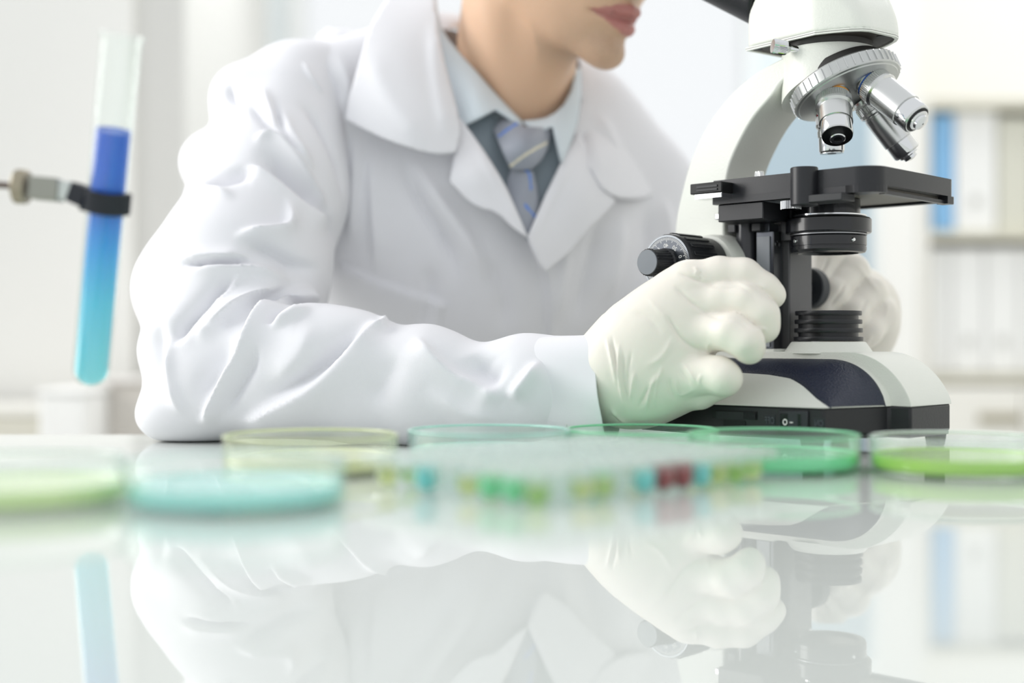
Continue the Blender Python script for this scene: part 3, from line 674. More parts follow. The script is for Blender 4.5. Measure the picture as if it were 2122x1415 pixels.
for word, x0, x1, y0, y1 in (('OFF', 1585, 1607, 859, 882), ('ON', 1685, 1711, 866, 888)):
    mo('label_recess', pbox(x0, x1, y0, y1, .05, .35), mat('recess_black', '#1F2227', .35), smooth=False)
    a, t = px_to_panel((x0+x1)/2, (y0+y1)/2+1); me = text_mesh(word, 7.0 if word == 'OFF' else 6.5, .35)
    me.transform(Matrix.Scale(.62, 4, (1, 0, 0))); me.transform(SM @ Matrix.Translation((a, t, .6))); me.transform(Matrix.Scale(.001, 4)); link_mesh('embossed_word', me, M_emb, SC, smooth=False)
# --- collector cone and field ring stack
bm = bmesh.new(); lathe(bm, [(0, 79.8), (27.5, 79.8), (28.4, 79), (34, 71.0), (0, 71.0)], 80); mo('collector_cone', bm, M_white)
pr_ = [(0, 80.2), (22.5, 80.2)]; z = 80.3
for k in range(4): pr_ += [(25.9-.35*k, z), (26.1-.35*k, z+.5), (26.1-.35*k, z+2.9), (25.9-.35*k, z+3.3), (22.6, z+3.3), (22.6, z+6.6)]; z += 6.6
pr_ = pr_[:-1]+[(20.5, z-3.3), (20.0, z-4.2), (0, z-4.2)]; bm = bmesh.new(); lathe(bm, pr_, 80); cst = mo('field_ring_stack', bm, M_black, angle=30)
bm = bmesh.new(); lathe(bm, [(0, 102), (18, 101.2), (19.8, 100.2), (0, 99.9)], 48); mo('field_lens', bm, mat('lens_glass', (.9, .93, .92, 1), .02, trans=.6), cst)
# --- arm
outer = [(-112, 60), (-120, 70), (-126, 110), (-126.5, 154), (-125.5, 178), (-119.7, 201), (-110, 228), (-94.2, 253.7), (-73.3, 274.3), (-50.7, 288.3), (-24, 297.5), (0, 303)]
inner = [(0, 284), (-14, 283), (-24, 279.5), (-33.1, 270), (-50.7, 254.3), (-64.4, 235.2), (-73.4, 216.9), (-77, 195), (-77.8, 167), (-78, 120), (-76, 82), (-74, 71), (-74, 60)]
oo = [tuple(p) for p in catmull(outer, 6)]; ii = [tuple(p) for p in catmull(inner, 6)]
bm = poly_side(oo+ii, -27, 27); mo('arm', bm, M_white, bevel=.0035, bseg=4, angle=32)

bm = bmesh.new(); lathe(bm, [(0, 302.5), (32.5, 302.5), (33.5, 312), (0, 312)], 96); mo('dovetail_ring', bm, mat('grey_black_ring', '#3A3936', .45), angle=30)
# thumbscrew (knurled) on the near side of the head mount
dirn = Vector((-.62, -.785, .12)).normalized(); p0 = Vector((-6, -32.5, 300.0))
ts = bmesh.new(); lathe(ts, [(0, 0), (2.6, 0), (2.6, 7), (3.2, 7.2), (5.4, 10), (5.6, 11), (5.6, 20), (5.2, 20.8), (0, 20.8)], 72, axis_m(p0, dirn), ribs={5: (36, .35), 6: (36, .35), 7: (36, .35)}); mo('thumbscrew', ts, M_chr, angle=25)
# --- prism head (turned slightly on its mount)
HD = Matrix.Translation((0, 0, .0045)) @ Matrix.Rotation(math.radians(-9), 4, 'Z')
def rbox_head():
    Fd = Field((-.075, -.062, .300), (.075, .062, .400), .0016)
    sl, G = Fd.block(Fd.lo, Fd.lo+Fd.n*Fd.res)
    x, y, z = G
    # top falls away in a soft arc at the front and the back leans over with the eyepiece tubes
    r = .010
    fx = np.abs(x-.0015)-(.0515-r); hw = .041-.021*np.clip((x-.018)/.035, 0, 1)**1.3
    hb = np.abs(y)-(hw-r); zt = .362-.050*np.clip(x/.052, 0, 1)**1.8
    top = (z-zt)*.85+r; slope = ((-.080-x)*.55+(z-.335)*-.80)
    q = np.stack([np.maximum(fx, 0), np.maximum(hb, 0), np.maximum(top, 0)]); d = np.sqrt((q**2).sum(0))-r+np.minimum(np.maximum(np.maximum(fx, hb), top), 0)
    cut = (-(x+.050)*.85+(z-.323)*.53)    # plane of the black binocular body
    d = np.maximum(d, .3045-z); d = np.maximum(d, cut)
    Fd.D[...] = d.astype(np.float32); return Fd
V, F = rbox_head().mesh(); V = smooth_v(V, F, 2); hm = to_mesh('prism_head', V, F, M_white, SC); hm.data.set_sharp_from_angle(angle=math.radians(50)); hm.matrix_local = HD
bm = bmesh.new(); hp = [(51.5, -14), (49, -21), (42, -28), (32, -34), (20, -39.8), (-48.5, -39.8), (-48.5, 39.8), (20, 39.8), (32, 34), (42, 28), (49, 21), (51.5, 14)]; prism(bm, hp, 304.0, 304.5); up_ = mo('head_underside', bm, mat('brown_black_plate', '#38342F', .6, bump=.3, bscale=400), hm, smooth=False); up_.location = (0, 0, -.0006)
for (x, y) in ((43, 8), (28, -30), (-42, -33), (-42, 33)):
    bm = bmesh.new(); lathe(bm, [(0, 303.0), (3.4, 303.0), (3.4, 303.6), (0, 303.6)], 24, Matrix.Translation((x, y, 0))); mo('screw', bm, M_blk2, hm)
# rim of cream enamel running round the underside
bm = bmesh.new(); n = len(hp); 
for i in range(n):
    a, b = Vector(hp[i]+(0,)), Vector(hp[(i+1) % n]+(0,)); ca, cb_ = a*.945, b*.945
    add(bm, [(*a.xy, 302.4), (*b.xy, 302.4), (*cb_.xy, 302.4), (*ca.xy, 302.4), (*a.xy, 305), (*b.xy, 305), (*cb_.xy, 304), (*ca.xy, 304)], [(0, 1, 2, 3), (0, 4, 5, 1), (3, 2, 6, 7)])
mo('head_rim', bm, M_white, hm)
# black binocular body with its two eyepiece tubes
bn = Field((-.17, -.075, .300), (-.02, .075, .46), .002)
dirb = np.array([-.87, 0, .50])
for s_ in (-1, 1): bn.cone(np.array([-.040, s_*.016, .349]), np.array([-.100, s_*.030, .384]), .029, .027, .01)
sl, G = bn.block(bn.lo, bn.lo+bn.n*bn.res); x, y, z = G; bn.D[...] = np.maximum(bn.D, (-(-(x+.050)*.85+(z-.323)*.53)+.0006).astype(np.float32)); bn.D[...] = np.maximum(bn.D, ((-(x+.050)*.85+(z-.323)*.53)-.070).astype(np.float32))
V, F = bn.mesh(); V = smooth_v(V, F, 2); bo = to_mesh('binocular_body', V, F, M_plast, SC); bo.data.set_sharp_from_angle(angle=math.radians(45)); bo.matrix_local = HD
for s_ in (-1, 1):
    p = Vector((-100, s_*30, 383)); bm = bmesh.new(); lathe(bm, [(0, 0), (15, 0), (15, 26), (17, 27), (17, 46), (19, 48), (19, 60), (14, 61), (13, 59), (0, 59)], 48, axis_m(p, (-.87, 0, .50))); e = mo('eyepiece', bm, M_plast); e.matrix_local = HD
# --- revolving nosepiece, axis leaning forward
al = math.radians(25); apex = Vector((0, 0, 305.5)); tax = Vector((math.sin(al), 0, -math.cos(al)))
TM = axis_m(apex, tax)
nt_ = 42; bm = bmesh.new()
lathe(bm, [(0, 24), (20, 24), (38, 27.5), (41.2, 28.5), (41.8, 29.5), (41.8, 38.5), (41.2, 39.5), (39.4, 40), (38.8, 40.8), (37.5, 41.0), (24, 44.6), (12, 46.3), (0, 46.8)], 336, TM, ribs={4: (42, 0), 5: (42, 0)})
tur = mo('nosepiece', bm, M_alu, angle=28)
for k in range(44):
    a = 2*PI*k/44; bm2 = bmesh.new() if k == 0 else bm2
    c, s_ = math.cos(a), math.sin(a); w_ = .45
    v = []
    for z_ in (29.8, 38.2):
        for r_, ww in ((41.4, w_), (42.7, w_*.5)):
            for sg in (-1, 1): v.append((r_*c-sg*ww*s_, r_*s_+sg*ww*c, z_))
    add(bm2, v, [(0, 1, 3, 2), (4, 6, 7, 5), (0, 2, 6, 4), (1, 5, 7, 3), (2, 3, 7, 6)], TM)
mo('grip_ribs', bm2, M_sat, tur, smooth=False)
bm = bmesh.new(); lathe(bm, [(0, 20), (32.5, 20), (33.5, 24), (33.5, 29), (0, 29)], 96, TM); mo('nosepiece_seat', bm, mat('dark_seat', '#2B2A28', .5))
bm = bmesh.new(); lathe(bm, [(0, 255), (35.2, 255), (35.2, 301), (34.6, 303), (0, 303)], 96)
g = bmesh.ops.bisect_plane(bm, geom=bm.verts[:]+bm.edges[:]+bm.faces[:], plane_co=apex+tax*26.3, plane_no=tax, clear_outer=True)
bmesh.ops.contextual_create(bm, geom=[x for x in g['geom_cut'] if isinstance(x, bmesh.types.BMEdge)]); mo('head_mount', bm, M_white, angle=40)
# objectives
M_knr = mat('knurled_chrome', '#D5D6D5', .2, 1)
def objective(phi, scale_r, length, band, tip, label):
    d = tax*math.cos(al)+(Vector((math.cos(al), 0, math.sin(al)))*math.cos(phi)+Vector((0, 1, 0))*math.sin(phi))*math.sin(al)
    Mo = axis_m(apex+d*47, d); R = scale_r
    bm = bmesh.new(); L = length
    lathe(bm, [(0, 0), (R*.86, 0), (R*.86, 2.2), (R*.96, 2.4), (R*.96, 3.4), (R*.90, 3.5), (R*.90, 4.6), (R*.96, 4.7), (R, 5.6), (R, 11.2), (R*1.02, 11.6), (R*1.02, 13.6), (R*.90, 15), (R*.90, 16), (R*.93, 16.3), (R*.92, L-12), (R*.84, L-11.6), (R*.84, L-1), (R*.78, L), (0, L)], 192, Mo, ribs={8: (48, .6), 9: (48, .6)})
    ob = mo('objective', bm, M_sat, angle=22); ob['label'] = label
    bm = bmesh.new(); lathe(bm, [(R*.90, 3.45), (R*.925, 3.45), (R*.925, 4.65), (R*.90, 4.65)], 96, Mo, closed=True); mo('colour_band', bm, band, ob)
    bm = bmesh.new(); lathe(bm, [(R*.845, L-11.2), (R*.86, L-11), (R*.86, L-1.4), (R*.845, L-1)], 96, Mo); mo('chrome_collar', bm, M_chr, ob)
    bm = bmesh.new()
    if tip == 'dark':
        lathe(bm, [(R*.42, L+.05), (R*.83, L+.05), (R*.83, L+.5), (R*.42, L+.5)], 96, Mo, closed=True); mo('black_ring', bm, M_blk2, ob)
        bm = bmesh.new(); lathe(bm, [(R*.22, L), (R*.43, L), (R*.43, L+3.0), (R*.38, L+3.6), (R*.22, L+3.6)], 64, Mo, closed=True); mo('front_mount', bm, M_chr, ob)
        bm = bmesh.new(); lathe(bm, [(0, L+2.6), (R*.25, L+2.6), (R*.25, L+3.2), (0, L+3.1)], 48, Mo); mo('front_lens', bm, M_blk2, ob)
    elif tip == 'flat':
        lathe(bm, [(0, L+.02), (R*.80, L+.02), (R*.80, L+.6), (0, L+.6)], 64, Mo); mo('front_face', bm, M_sat, ob)
        bm = bmesh.new(); lathe(bm, [(0, L+.6), (R*.3, L+.6), (R*.3, L+.8), (0, L+.8)], 48, Mo); mo('front_lens', bm, M_blk2, ob)
    else:
        lathe(bm, [(R*.58, L-.5), (R*.72, L-.5), (R*.72, L+.2), (R*.58, L+.2)], 96, Mo, closed=True); mo('black_ring', bm, M_blk2, ob)
        bm = bmesh.new(); lathe(bm, [(0, L-1), (R*.60, L-1), (R*.60, L+1.6), (R*.55, L+2.2), (R*.44, L+2.4), (R*.42, L+4.6), (R*.2, L+5.6), (R*.05, L+6), (R*.05, L+5.6), (0, L+5.6)], 72, Mo); mo('front_mount', bm, M_chr, ob)
        bm = bmesh.new(); lathe(bm, [(0, L+5.65), (R*.045, L+5.65), (R*.045, L+5.8), (0, L+5.8)], 16, Mo); mo('front_lens', bm, M_blk2, ob)
PH = math.radians(-8)
objective(PI/2+PI+PH, 13.4, 41, mat('orange_band', '#F0A020', .35), 'dark', 'objective with an orange band and dark front ring')
objective(0+PH, 13.6, 53, mat('blue_band', '#1F4F9C', .35), 'cone', 'long objective with a blue band, pointing right')
objective(PI/2+PH, 12.6, 54, mat('grey_band', '#D8D8D6', .35), 'cone', 'long objective at the far side, behind the blue banded one')
objective(PI+PH, 11.2, 33, mat('red_band', '#D02030', .35), 'flat', 'short upright objective with a red band, behind the others')
# --- stage
bm = bmesh.new()
def rounded(x0, x1, y0, y1, rs, n=8):
    out = []
    for (cx, cy, a, r) in ((x1-rs[0], y0+rs[0], -PI/2, rs[0]), (x1-rs[1], y1-rs[1], 0, rs[1]), (x0+rs[2], y1-rs[2], PI/2, rs[2]), (x0+rs[3], y0+rs[3], PI, rs[3])):
        for k in range(n+1):
            t = a+PI/2*k/n; out.append((cx+r*math.cos(t), cy+r*math.sin(t)))
    return out
stage = [(-69, -55), (-69, 67), (60, 67), (68, 60)]
top = rounded(-69, 69, -55, 68, (16, 5, 2, 2)); prism(bm, top, 191.3, 204.6); stg = mo('stage_plate', bm, M_black, angle=30)
# skirt round the plate, open to a milled recess underneath; slot in the front edge
bm = bmesh.new(); box(bm, -69, 52, -55, -49, 186.0, 191.5); mo('stage_skirt', bm, M_black, smooth=False)
bm = bmesh.new(); pts = [p for p in rounded(45, 69, -55, -36, (16, 1, 1, 1))]; prism(bm, pts, 186, 191.4); box(bm, 60, 69, 58, 68, 185.6, 191.4); box(bm, 62, 66.5, -36, 58, 185.6, 188.2); mo('stage_front_edge', bm, M_black, smooth=False)
bm = bmesh.new(); box(bm, -69, 62, 60, 68, 187, 191.4); mo('stage_rear_rail', bm, M_black, bevel=.0006)
bm = bmesh.new(); prism(bm, [(-60, -48.5), (60, -36), (61, 58), (-60, 59)], 188.8, 191.4); mo('stage_underside', bm, M_under, smooth=False)
bm = bmesh.new(); lathe(bm, [(0, 179.2), (9.6, 179.2), (10, 179.8), (10, 206.4), (9.6, 207), (0, 207)], 64, Matrix.Translation((13.5, -57, 0))); mo('stage_boss', bm, M_black, angle=30)
bm = bmesh.new(); box(bm, 13.5, 48, -63.5, -45, 180.5, 186.0); mo('boss_bracket', bm, M_dark, bevel=.0006)
# slide clip carrier at the rear left, chrome strip under it
bm = bmesh.new(); box(bm, -79.5, -50, -70, -54.6, 193.5, 201.6); cl = mo('clip_carrier', bm, M_blk2, bevel=.0007)
bm = bmesh.new(); box(bm, -73, -54, -70.7, -69.9, 197.8, 199.3); box(bm, -73, -54, -70.7, -69.9, 195.3, 196.6); mo('carrier_groove', bm, M_dark, cl, smooth=False)
bm = bmesh.new(); box(bm, -76, -51, -68.5, -54.8, 189.8, 193.2)
for k in range(24): box(bm, -72.5+k*.9, -72.1+k*.9, -69.0, -68.4, 190, 193, None)
mo('rack_strip', bm, M_chr, cl, smooth=False)
bm = bmesh.new(); lathe(bm, [(0, 204), (3.6, 204), (3.6, 210.6), (3.2, 211.2), (0, 211.2)], 48, Matrix.Translation((-40, -34, 0)), ribs={1: (20, .35), 2: (20, .35)}); mo('clamp_pin', bm, M_sat, angle=25)
bm = bmesh.new(); box(bm, -66, -25, -52, -16, 172.5, 185.9); mo('stage_carriage', bm, M_black, bevel=.0008)
bm = bmesh.new(); box(bm, -72, -66, -48, -36, 175, 180); mo('chrome_stop', bm, M_chr, bevel=.0008)
bm = bmesh.new(); lathe(bm, [(0, 0), (7.5, 0), (7.5, 6), (0, 6)], 96, Matrix.Translation((-2, -50, 178.2)), ribs={1: (40, .5), 2: (40, .5)}); mo('knurled_wheel', bm, M_chr, angle=20)
# --- condenser
bm = bmesh.new(); lathe(bm, [(0, 188), (24, 188), (24, 176.5), (28, 176.2), (28, 175), (31, 174.4), (32.3, 173.2), (32.3, 163.6), (31.6, 162.8), (27.5, 162.4), (27.5, 161), (28.2, 160.6), (28.6, 160), (28.6, 153.2), (28.1, 153), (28.1, 152.4), (28.6, 152.2), (28.6, 150), (27.6, 148.2), (23, 147.6), (22, 149.5), (0, 149.5)], 96); cd = mo('condenser', bm, mat('condenser_black', '#15161A', .25, coat=.3), angle=28)
bm = bmesh.new(); lathe(bm, [(27.6, 161.2), (28.9, 161.2), (28.9, 162.2), (27.6, 162.2)], 96, closed=True); mo('chrome_line', bm, mat('worn_chrome', '#8F9092', .35, .9), cd)
bm = bmesh.new(); lathe(bm, [(24.5, 175.6), (28.4, 175.6), (28.4, 176.6), (24.5, 176.6)], 96, closed=True); mo('chrome_line', bm, M_chr, cd)
for a in (-118, -20):
    v = Vector((math.cos(math.radians(a)), math.sin(math.radians(a)), 0)); bm = bmesh.new(); lathe(bm, [(0, 0), (1.5, 0), (1.7, .5), (1.2, 1.3), (0, 1.3)], 20, axis_m(v*28.4+Vector((0, 0, 156.5)), v)); mo('grub_screw', bm, M_chr, cd)
bm = bmesh.new(); box(bm, -34, -24, -14, 14, 158, 184); mo('condenser_bracket', bm, M_dark, bevel=.0008)
# --- focusing slide
bm = bmesh.new(); lathe(bm, [(0, 74), (8, 74), (8, 173), (0, 173)], 48, Matrix.Translation((-62, -19, 0))); mo('guide_rod', bm, mat('satin_black_rod', '#2A2B30', .28, coat=.2), angle=30)
bm = bmesh.new(); box(bm, -52, -36, -20.5, -8, 74, 166); box(bm, -56, -40, -20.5, 2, 166, 172.5); mo('slide_rail', bm, mat('grey_anodised', '#55585F', .3, .6), bevel=.0006)
bm = bmesh.new(); box(bm, -50.5, -39, -21.6, -20.4, 76, 162); mo('rail_face', bm, mat('light_anodised', '#8C9096', .4, .1), smooth=False)
bm = bmesh.new(); box(bm, -37, -35.6, -20.5, -10.5, 74, 165); mo('rail_front_strip', bm, mat('dark_grey_strip', '#3D3E42', .35, .4), smooth=False)
for z_ in (156, 96):
    bm = bmesh.new(); lathe(bm, [(0, 0), (2.6, 0), (2.6, .8), (0, 1.2)], 24, axis_m((-35.6, -16, z_), (1, 0, 0))); sc_ = mo('slotted_screw', bm, M_chr)
    bm = bmesh.new(); box(bm, -34.5, -34.2, -16.3, -15.7, z_-2.4, z_+2.4); mo('screw_slot', bm, M_blk2, sc_, smooth=False)
bm = bmesh.new(); box(bm, -76, -44, -8, 24, 60, 178); mo('slide_housing', bm, M_blk2, bevel=.0008)
bm = bmesh.new(); box(bm, -44, -30, -7, 26.5, 74, 172); pl_ = mo('slide_plate', bm, mat('gunmetal_plate', '#5E5E60', .42, .2), bevel=.0012)
bm = bmesh.new(); lathe(bm, [(0, 0), (3.0, 0), (3.0, .8), (0, 1.4)], 24, axis_m((-30, 21.5, 152), (1, 0, 0))); sc_ = mo('slotted_screw', bm, M_chr)
for (y_, z_, r_) in ((6, 87, 1.1), (6, 78, 3.0)):
    bm = bmesh.new(); lathe(bm, [(0, 0), (r_, 0), (r_, .2), (0, .2)], 24, axis_m((-30, y_, z_), (1, 0, 0))); mo('screw_hole', bm, M_blk2)
bm = bmesh.new(); box(bm, -73, -66, -29, -22, 166, 172.5); box(bm, -52, -44, -27, -21, 166, 172.5); mo('rod_stop', bm, M_dark, bevel=.0006)
bm = bmesh.new(); box(bm, -56, -38, -26, -20, 128, 132); mo('slide_stop', bm, M_dark, bevel=.0006)
bm = bmesh.new(); box(bm, -70, -30, -29, 29, 66, 74.3); mo('slide_foot', bm, M_white, bevel=.0015)
# --- coaxial focus knobs
kx, kz = -85, 139.5
def knob(sd, s0, kx=kx, kz=kz, full=True):
    Mk = axis_m((kx, sd*s0, kz), (0, sd, 0)); R = 23.0 if full else 17
    bm = bmesh.new(); lathe(bm, [(0, 0), (R-2, 0), (R-.6, 1), (R-.4, 12), (R, 13), (R, 46), (R-.6, 48), (R-1.4, 49), (0, 49)], 240, Mk, ribs={4: (20, .0), 5: (20, .0)})
    k = mo('coarse_focus_knob', bm, M_plast, angle=28)
    bm = bmesh.new(); n = 20
    for i in range(n):
        a = 2*PI*i/n; Mr = Mk @ Matrix.Rotation(a, 4, 'Z'); box(bm, R-.5, R+.9, -1.7, 1.7, 14.5, 44, Mr)
    mo('grip_rib', bm, M_plast, k, bevel=.0005)
    bm = bmesh.new(); lathe(bm, [(R-2.6, 48.9), (R-1.2, 48.9), (R-1.2, 49.8), (R-2.6, 49.8)], 96, Mk, closed=True); mo('dial_rim', bm, mat('dial_rim_dark', '#7C8084', .3, .8), k)
    bm = bmesh.new(); lathe(bm, [(0, 49.1), (R-2.6, 49.1), (R-2.6, 49.5), (0, 49.5)], 96, Mk); dl = mo('dial_face', bm, mat('dial_grey', '#4A4E54', .22, .5), k, angle=30)
    if sd < 0:
        bm = bmesh.new()
        for i in range(100):
            a = 2*PI*i/100; Mr = Mk @ Matrix.Rotation(a, 4, 'Z'); L_ = 3.6 if i % 5 == 0 else 2.1; box(bm, R-3.0-L_, R-3.0, -.18, .18, 49.5, 49.62, Mr)
        mo('graduations', bm, M_ink, dl, smooth=False)
        for i, w in enumerate(('0', '20', '40', '60', '80', '100', '120', '140', '160', '180')):
            a = 2*PI*i/10+math.radians(20); me = text_mesh(w, 4.4, .06); me.transform(Matrix.Rotation(-PI/2, 4, 'Z')); me.transform(Mk @ Matrix.Rotation(a, 4, 'Z') @ Matrix.Translation((R-9.4, 0, 49.6))); me.transform(Matrix.Scale(.001, 4)); link_mesh('dial_number', me, M_ink, dl, smooth=False)
    bm = bmesh.new(); lathe(bm, [(0, 49.2), (11.6, 49.2), (11.6, 53), (10.6, 54), (10.4, 72), (9.8, 73), (9.2, 73.3), (0, 73.3)], 240, Mk, ribs={3: (24, .5), 4: (24, .5)}); fk = mo('fine_focus_knob', bm, M_plast, angle=28)
    bm = bmesh.new(); lathe(bm, [(0, 73.3), (9.4, 73.3), (9.2, 73.9), (0, 74)], 64, Mk); mo('knob_cap', bm, mat('grey_knob_cap', '#6E747A', .4), fk)
knob(-1, 43)
bm = bmesh.new(); lathe(bm, [(0, 20), (26, 20), (25.5, 36), (24.6, 42), (24, 43), (0, 43)], 80, axis_m((kx+2, 0, kz), (0, -1, 0))); mo('knob_boss', bm, M_white, angle=40)
bm = bmesh.new(); lathe(bm, [(0, 20), (30, 20), (29, 34), (24, 40), (0, 40)], 80, axis_m((kx, 0, kz), (0, 1, 0))); mo('knob_boss', bm, M_white, angle=40)
# far-side knob seen past the slide plate
Mk = axis_m((-52, 52, 124), (0, 1, 0))
bm = bmesh.new(); lathe(bm, [(0, -26), (7, -26), (7, 0), (16, 0), (17, 1), (17, 11), (16, 12), (0, 12)], 180, Mk, ribs={4: (60, .3), 5: (60, .3)}); mo('far_focus_knob', bm, mat('knob_dark_grey', '#34383D', .5), angle=28)
# ------------------------------------------------------------------ the seated person
PE = thing('person', 'person in a white lab coat and grey tie, latex gloved hands at the microscope', 'person', (0, 0, 0))
M_coat = mat('white_cotton', '#E6E6EA', .8, bump=.15, bscale=1500, spec=.25)
M_shirt = mat('pale_blue_shirting', '#D5DEE4', .8, bump=.1, bscale=1800, spec=.25)
M_latex = mat('cream_latex', '#E9E4DA', .42, sss=.12, bump=.30, bscale=110, spec=.45)
def Pn(px, py, d): return np.array(P(px, py, d))
# ---- body: head, neck, chest and arms as one surface
be, pi_ = math.radians(33), math.radians(17)
G = np.array([math.cos(be)*math.cos(pi_), -math.sin(be)*math.cos(pi_), -math.sin(pi_)]); U = np.array([math.cos(be)*math.sin(pi_), -math.sin(be)*math.sin(pi_), math.cos(pi_)]); Lx_ = np.cross(G, U); Lx_ = Lx_ if Lx_[1] < 0 else -Lx_
HR = np.array([G, Lx_, U]); HO = Pn(1278, 118, 1.150)-(.090*G-.104*U)
def hp_(g, l, u): return HO+g*G+l*Lx_+u*U
def head_shapes(Fd):
    e = lambda c, r, k: Fd.ell(hp_(*c), r, HR, k)
    e((-.018, 0, .045), (.097, .075, .082), 0); e((.028, 0, -.020), (.060, .062, .084), .02)
    e((.036, 0, -.068), (.046, .047, .036), .015)
    for s_ in (-1, 1):
        Fd.cone(hp_(.004, s_*.050, -.066), hp_(.064, s_*.014, -.096), .015, .014, .018)
        e((.052, s_*.034, -.030), (.030, .024, .030), .02)
        e((-.006, s_*.074, -.012), (.018, .007, .031), .006)
    e((.078, 0, -.102), (.0160, .020, .0155), .013)
    e((.064, 0, -.065), (.028, .036, .026), .014)
    Fd.cone(hp_(.084, 0, .004), hp_(.110, 0, -.034), .008, .0105, .012)
    for s_ in (-1, 1): e((.098, s_*.011, -.037), (.010, .008, .008), .006)
    e((.070, 0, .018), (.028, .052, .012), .015)
    for s_ in (-1, 1): Fd.ell(hp_(.086, s_*.031, .0), (.012, .016, .009), HR, 0, True)
    for s_ in (-1, 1): e((.071, s_*.031, -.001), (.0125, .0135, .0125), .002)
    # lips
    ul = [(.053, -.0360, -.0700), (.082, -.019, -.0650), (.0930, -.006, -.0632), (.0938, 0, -.0636), (.0930, .006, -.0632), (.082, .019, -.0650), (.053, .0360, -.0700)]
    ll = [(.053, -.0360, -.0705), (.080, -.020, -.0755), (.0900, -.007, -.0785), (.0910, 0, -.0787), (.0900, .007, -.0785), (.080, .020, -.0755), (.053, .0360, -.0705)]
    Fd.chain([hp_(*p) for p in ul], [.0015, .0044, .0052, .0050, .0052, .0044, .0015], .005, .003)
    Fd.chain([hp_(*p) for p in ll], [.0015, .0044, .0060, .0062, .0060, .0044, .0015], .005, .003)
    for i in range(6):
        a, b = ul[i], ll[i]; a2, b2 = ul[i+1], ll[i+1]; f = lambda p, q: hp_((p[0]+q[0])/2+.0052, (p[1]+q[1])/2, (p[2]+q[2])/2+.0006)
        Fd.cone(f(a, b), f(a2, b2), .0015, .0015, 0, None, True)
NB = Pn(1050, 275, 1.290)
def neck_shapes(Fd):
    Fd.cone(hp_(-.026, 0, -.045), NB, .056, .060, .02)
    Fd.cone(hp_(-.030, .042, -.045), Pn(1062, 262, 1.222), .014, .011, .022)          # tendon down the near side
    Fd.cone(hp_(.012, 0, -.088), Pn(1090, 250, 1.232), .026, .022, .02)
def armc(pts, r): Bd.chain([Pn(*p) for p in pts], r, .02)
# one field for head, neck, chest and arms
Bd2 = Field((-.36, .95, .0), (.36, 1.47, .62), .0022)
def rebuild(Fd):
    global Bd
    Bd = Fd
    Fd.cone(NB, Pn(1045, 420, 1.335), .060, .10, .03)
    Fd.cone(Pn(760, 220, 1.25), Pn(1280, 380, 1.35), .045, .045, .05); Fd.ell(Pn(1010, 500, 1.345), (.15, .10, .17), None, .04)
    armc([(620, 250, 1.215), (480, 640, 1.10), (450, 800, 1.055)], [.045, .038, .030]); armc([(450, 800, 1.055), (820, 800, 1.02), (1215, 795, .975)], [.026, .026, .022])
    armc([(1320, 400, 1.335), (1335, 720, 1.28)], [.042, .036]); armc([(1335, 720, 1.28), (1735, 755, 1.168)], [.034, .024])
    head_shapes(Fd); neck_shapes(Fd)
rebuild(Bd2)
V, F = Bd2.mesh(); V = smooth_v(V, F, 2)
V = sculpt(V, F, [([(1212, 16), (1236, 26), (1264, 32), (1292, 38), (1326, 42)], 4.5, 5.5, -3.2, .12), ([(1270, 84), (1292, 90), (1304, 92)], 12, 12, -1.2), ([(1130, 40), (1160, 90), (1210, 135)], 16, 16, .8)])
body = to_mesh('body', V, F, None, PE)
msk = bpy.data.materials.new('skin'); msk.use_nodes = True; nt = msk.node_tree; b = nt.nodes['Principled BSDF']
b.inputs['Roughness'].default_value = .48; b.inputs['Subsurface Weight'].default_value = .25; b.inputs['Subsurface Radius'].default_value = (1, .45, .25); b.inputs['Subsurface Scale'].default_value = .006
def attr(n): a = nt.nodes.new('ShaderNodeAttribute'); a.attribute_name = n; return a.outputs['Fac']
def mixc(f, a, c):
    m = nt.nodes.new('ShaderNodeMix'); m.data_type = 'RGBA'; nt.links.new(f, m.inputs[0])
    if isinstance(a, tuple): m.inputs[6].default_value = a
    else: nt.links.new(a, m.inputs[6])
    m.inputs[7].default_value = c; return m.outputs[2]
tc = nt.nodes.new('ShaderNodeTexCoord'); nz = nt.nodes.new('ShaderNodeTexNoise'); nz.inputs['Scale'].default_value = 900; nt.links.new(tc.outputs['Object'], nz.inputs['Vector'])
mu = nt.nodes.new('ShaderNodeMath'); mu.operation = 'MULTIPLY'; nt.links.new(nz.outputs['Fac'], mu.inputs[0]); nt.links.new(attr('stubble'), mu.inputs[1])
c1 = mixc(mu.outputs[0], srgb('#D6B194'), srgb('#6E655A')); c2 = mixc(attr('lips'), c1, srgb('#B67A74')); nt.links.new(c2, b.inputs['Base Color'])
body.data.materials.append(msk)
me = body.data; co = np.empty(len(me.vertices)*3, np.float32); me.vertices.foreach_get('co', co); co = co.reshape(-1, 3)
h = (co-HO)@HR.T
up_b = np.interp(np.abs(h[:, 1]), [0, .006, .018, .0355], [-.0592, -.0578, -.0608, -.0700]); lo_b = np.interp(np.abs(h[:, 1]), [0, .007, .019, .0355], [-.0850, -.0845, -.0795, -.0712])
lp = np.clip((up_b-h[:, 2])/.0012+.5, 0, 1)*np.clip((h[:, 2]-lo_b)/.0012+.5, 0, 1)*(h[:, 0] > .045)*(np.abs(h[:, 1]) < .0362)
st_ = np.exp(-(((h[:, 2]+.100)/.022)**2))*np.exp(-((np.abs(h[:, 1])/.040)**4))*(h[:, 0] > .02)*.6+np.exp(-(((h[:, 2]+.048)/.007)**2))*np.exp(-((np.abs(h[:, 1])/.022)**4))*(h[:, 0] > .06)*.7
for n_, v_ in (('lips', lp), ('stubble', st_*(1-lp))):
    a_ = me.attributes.new(n_, 'FLOAT', 'POINT'); a_.data.foreach_set('value', v_.astype(np.float32))
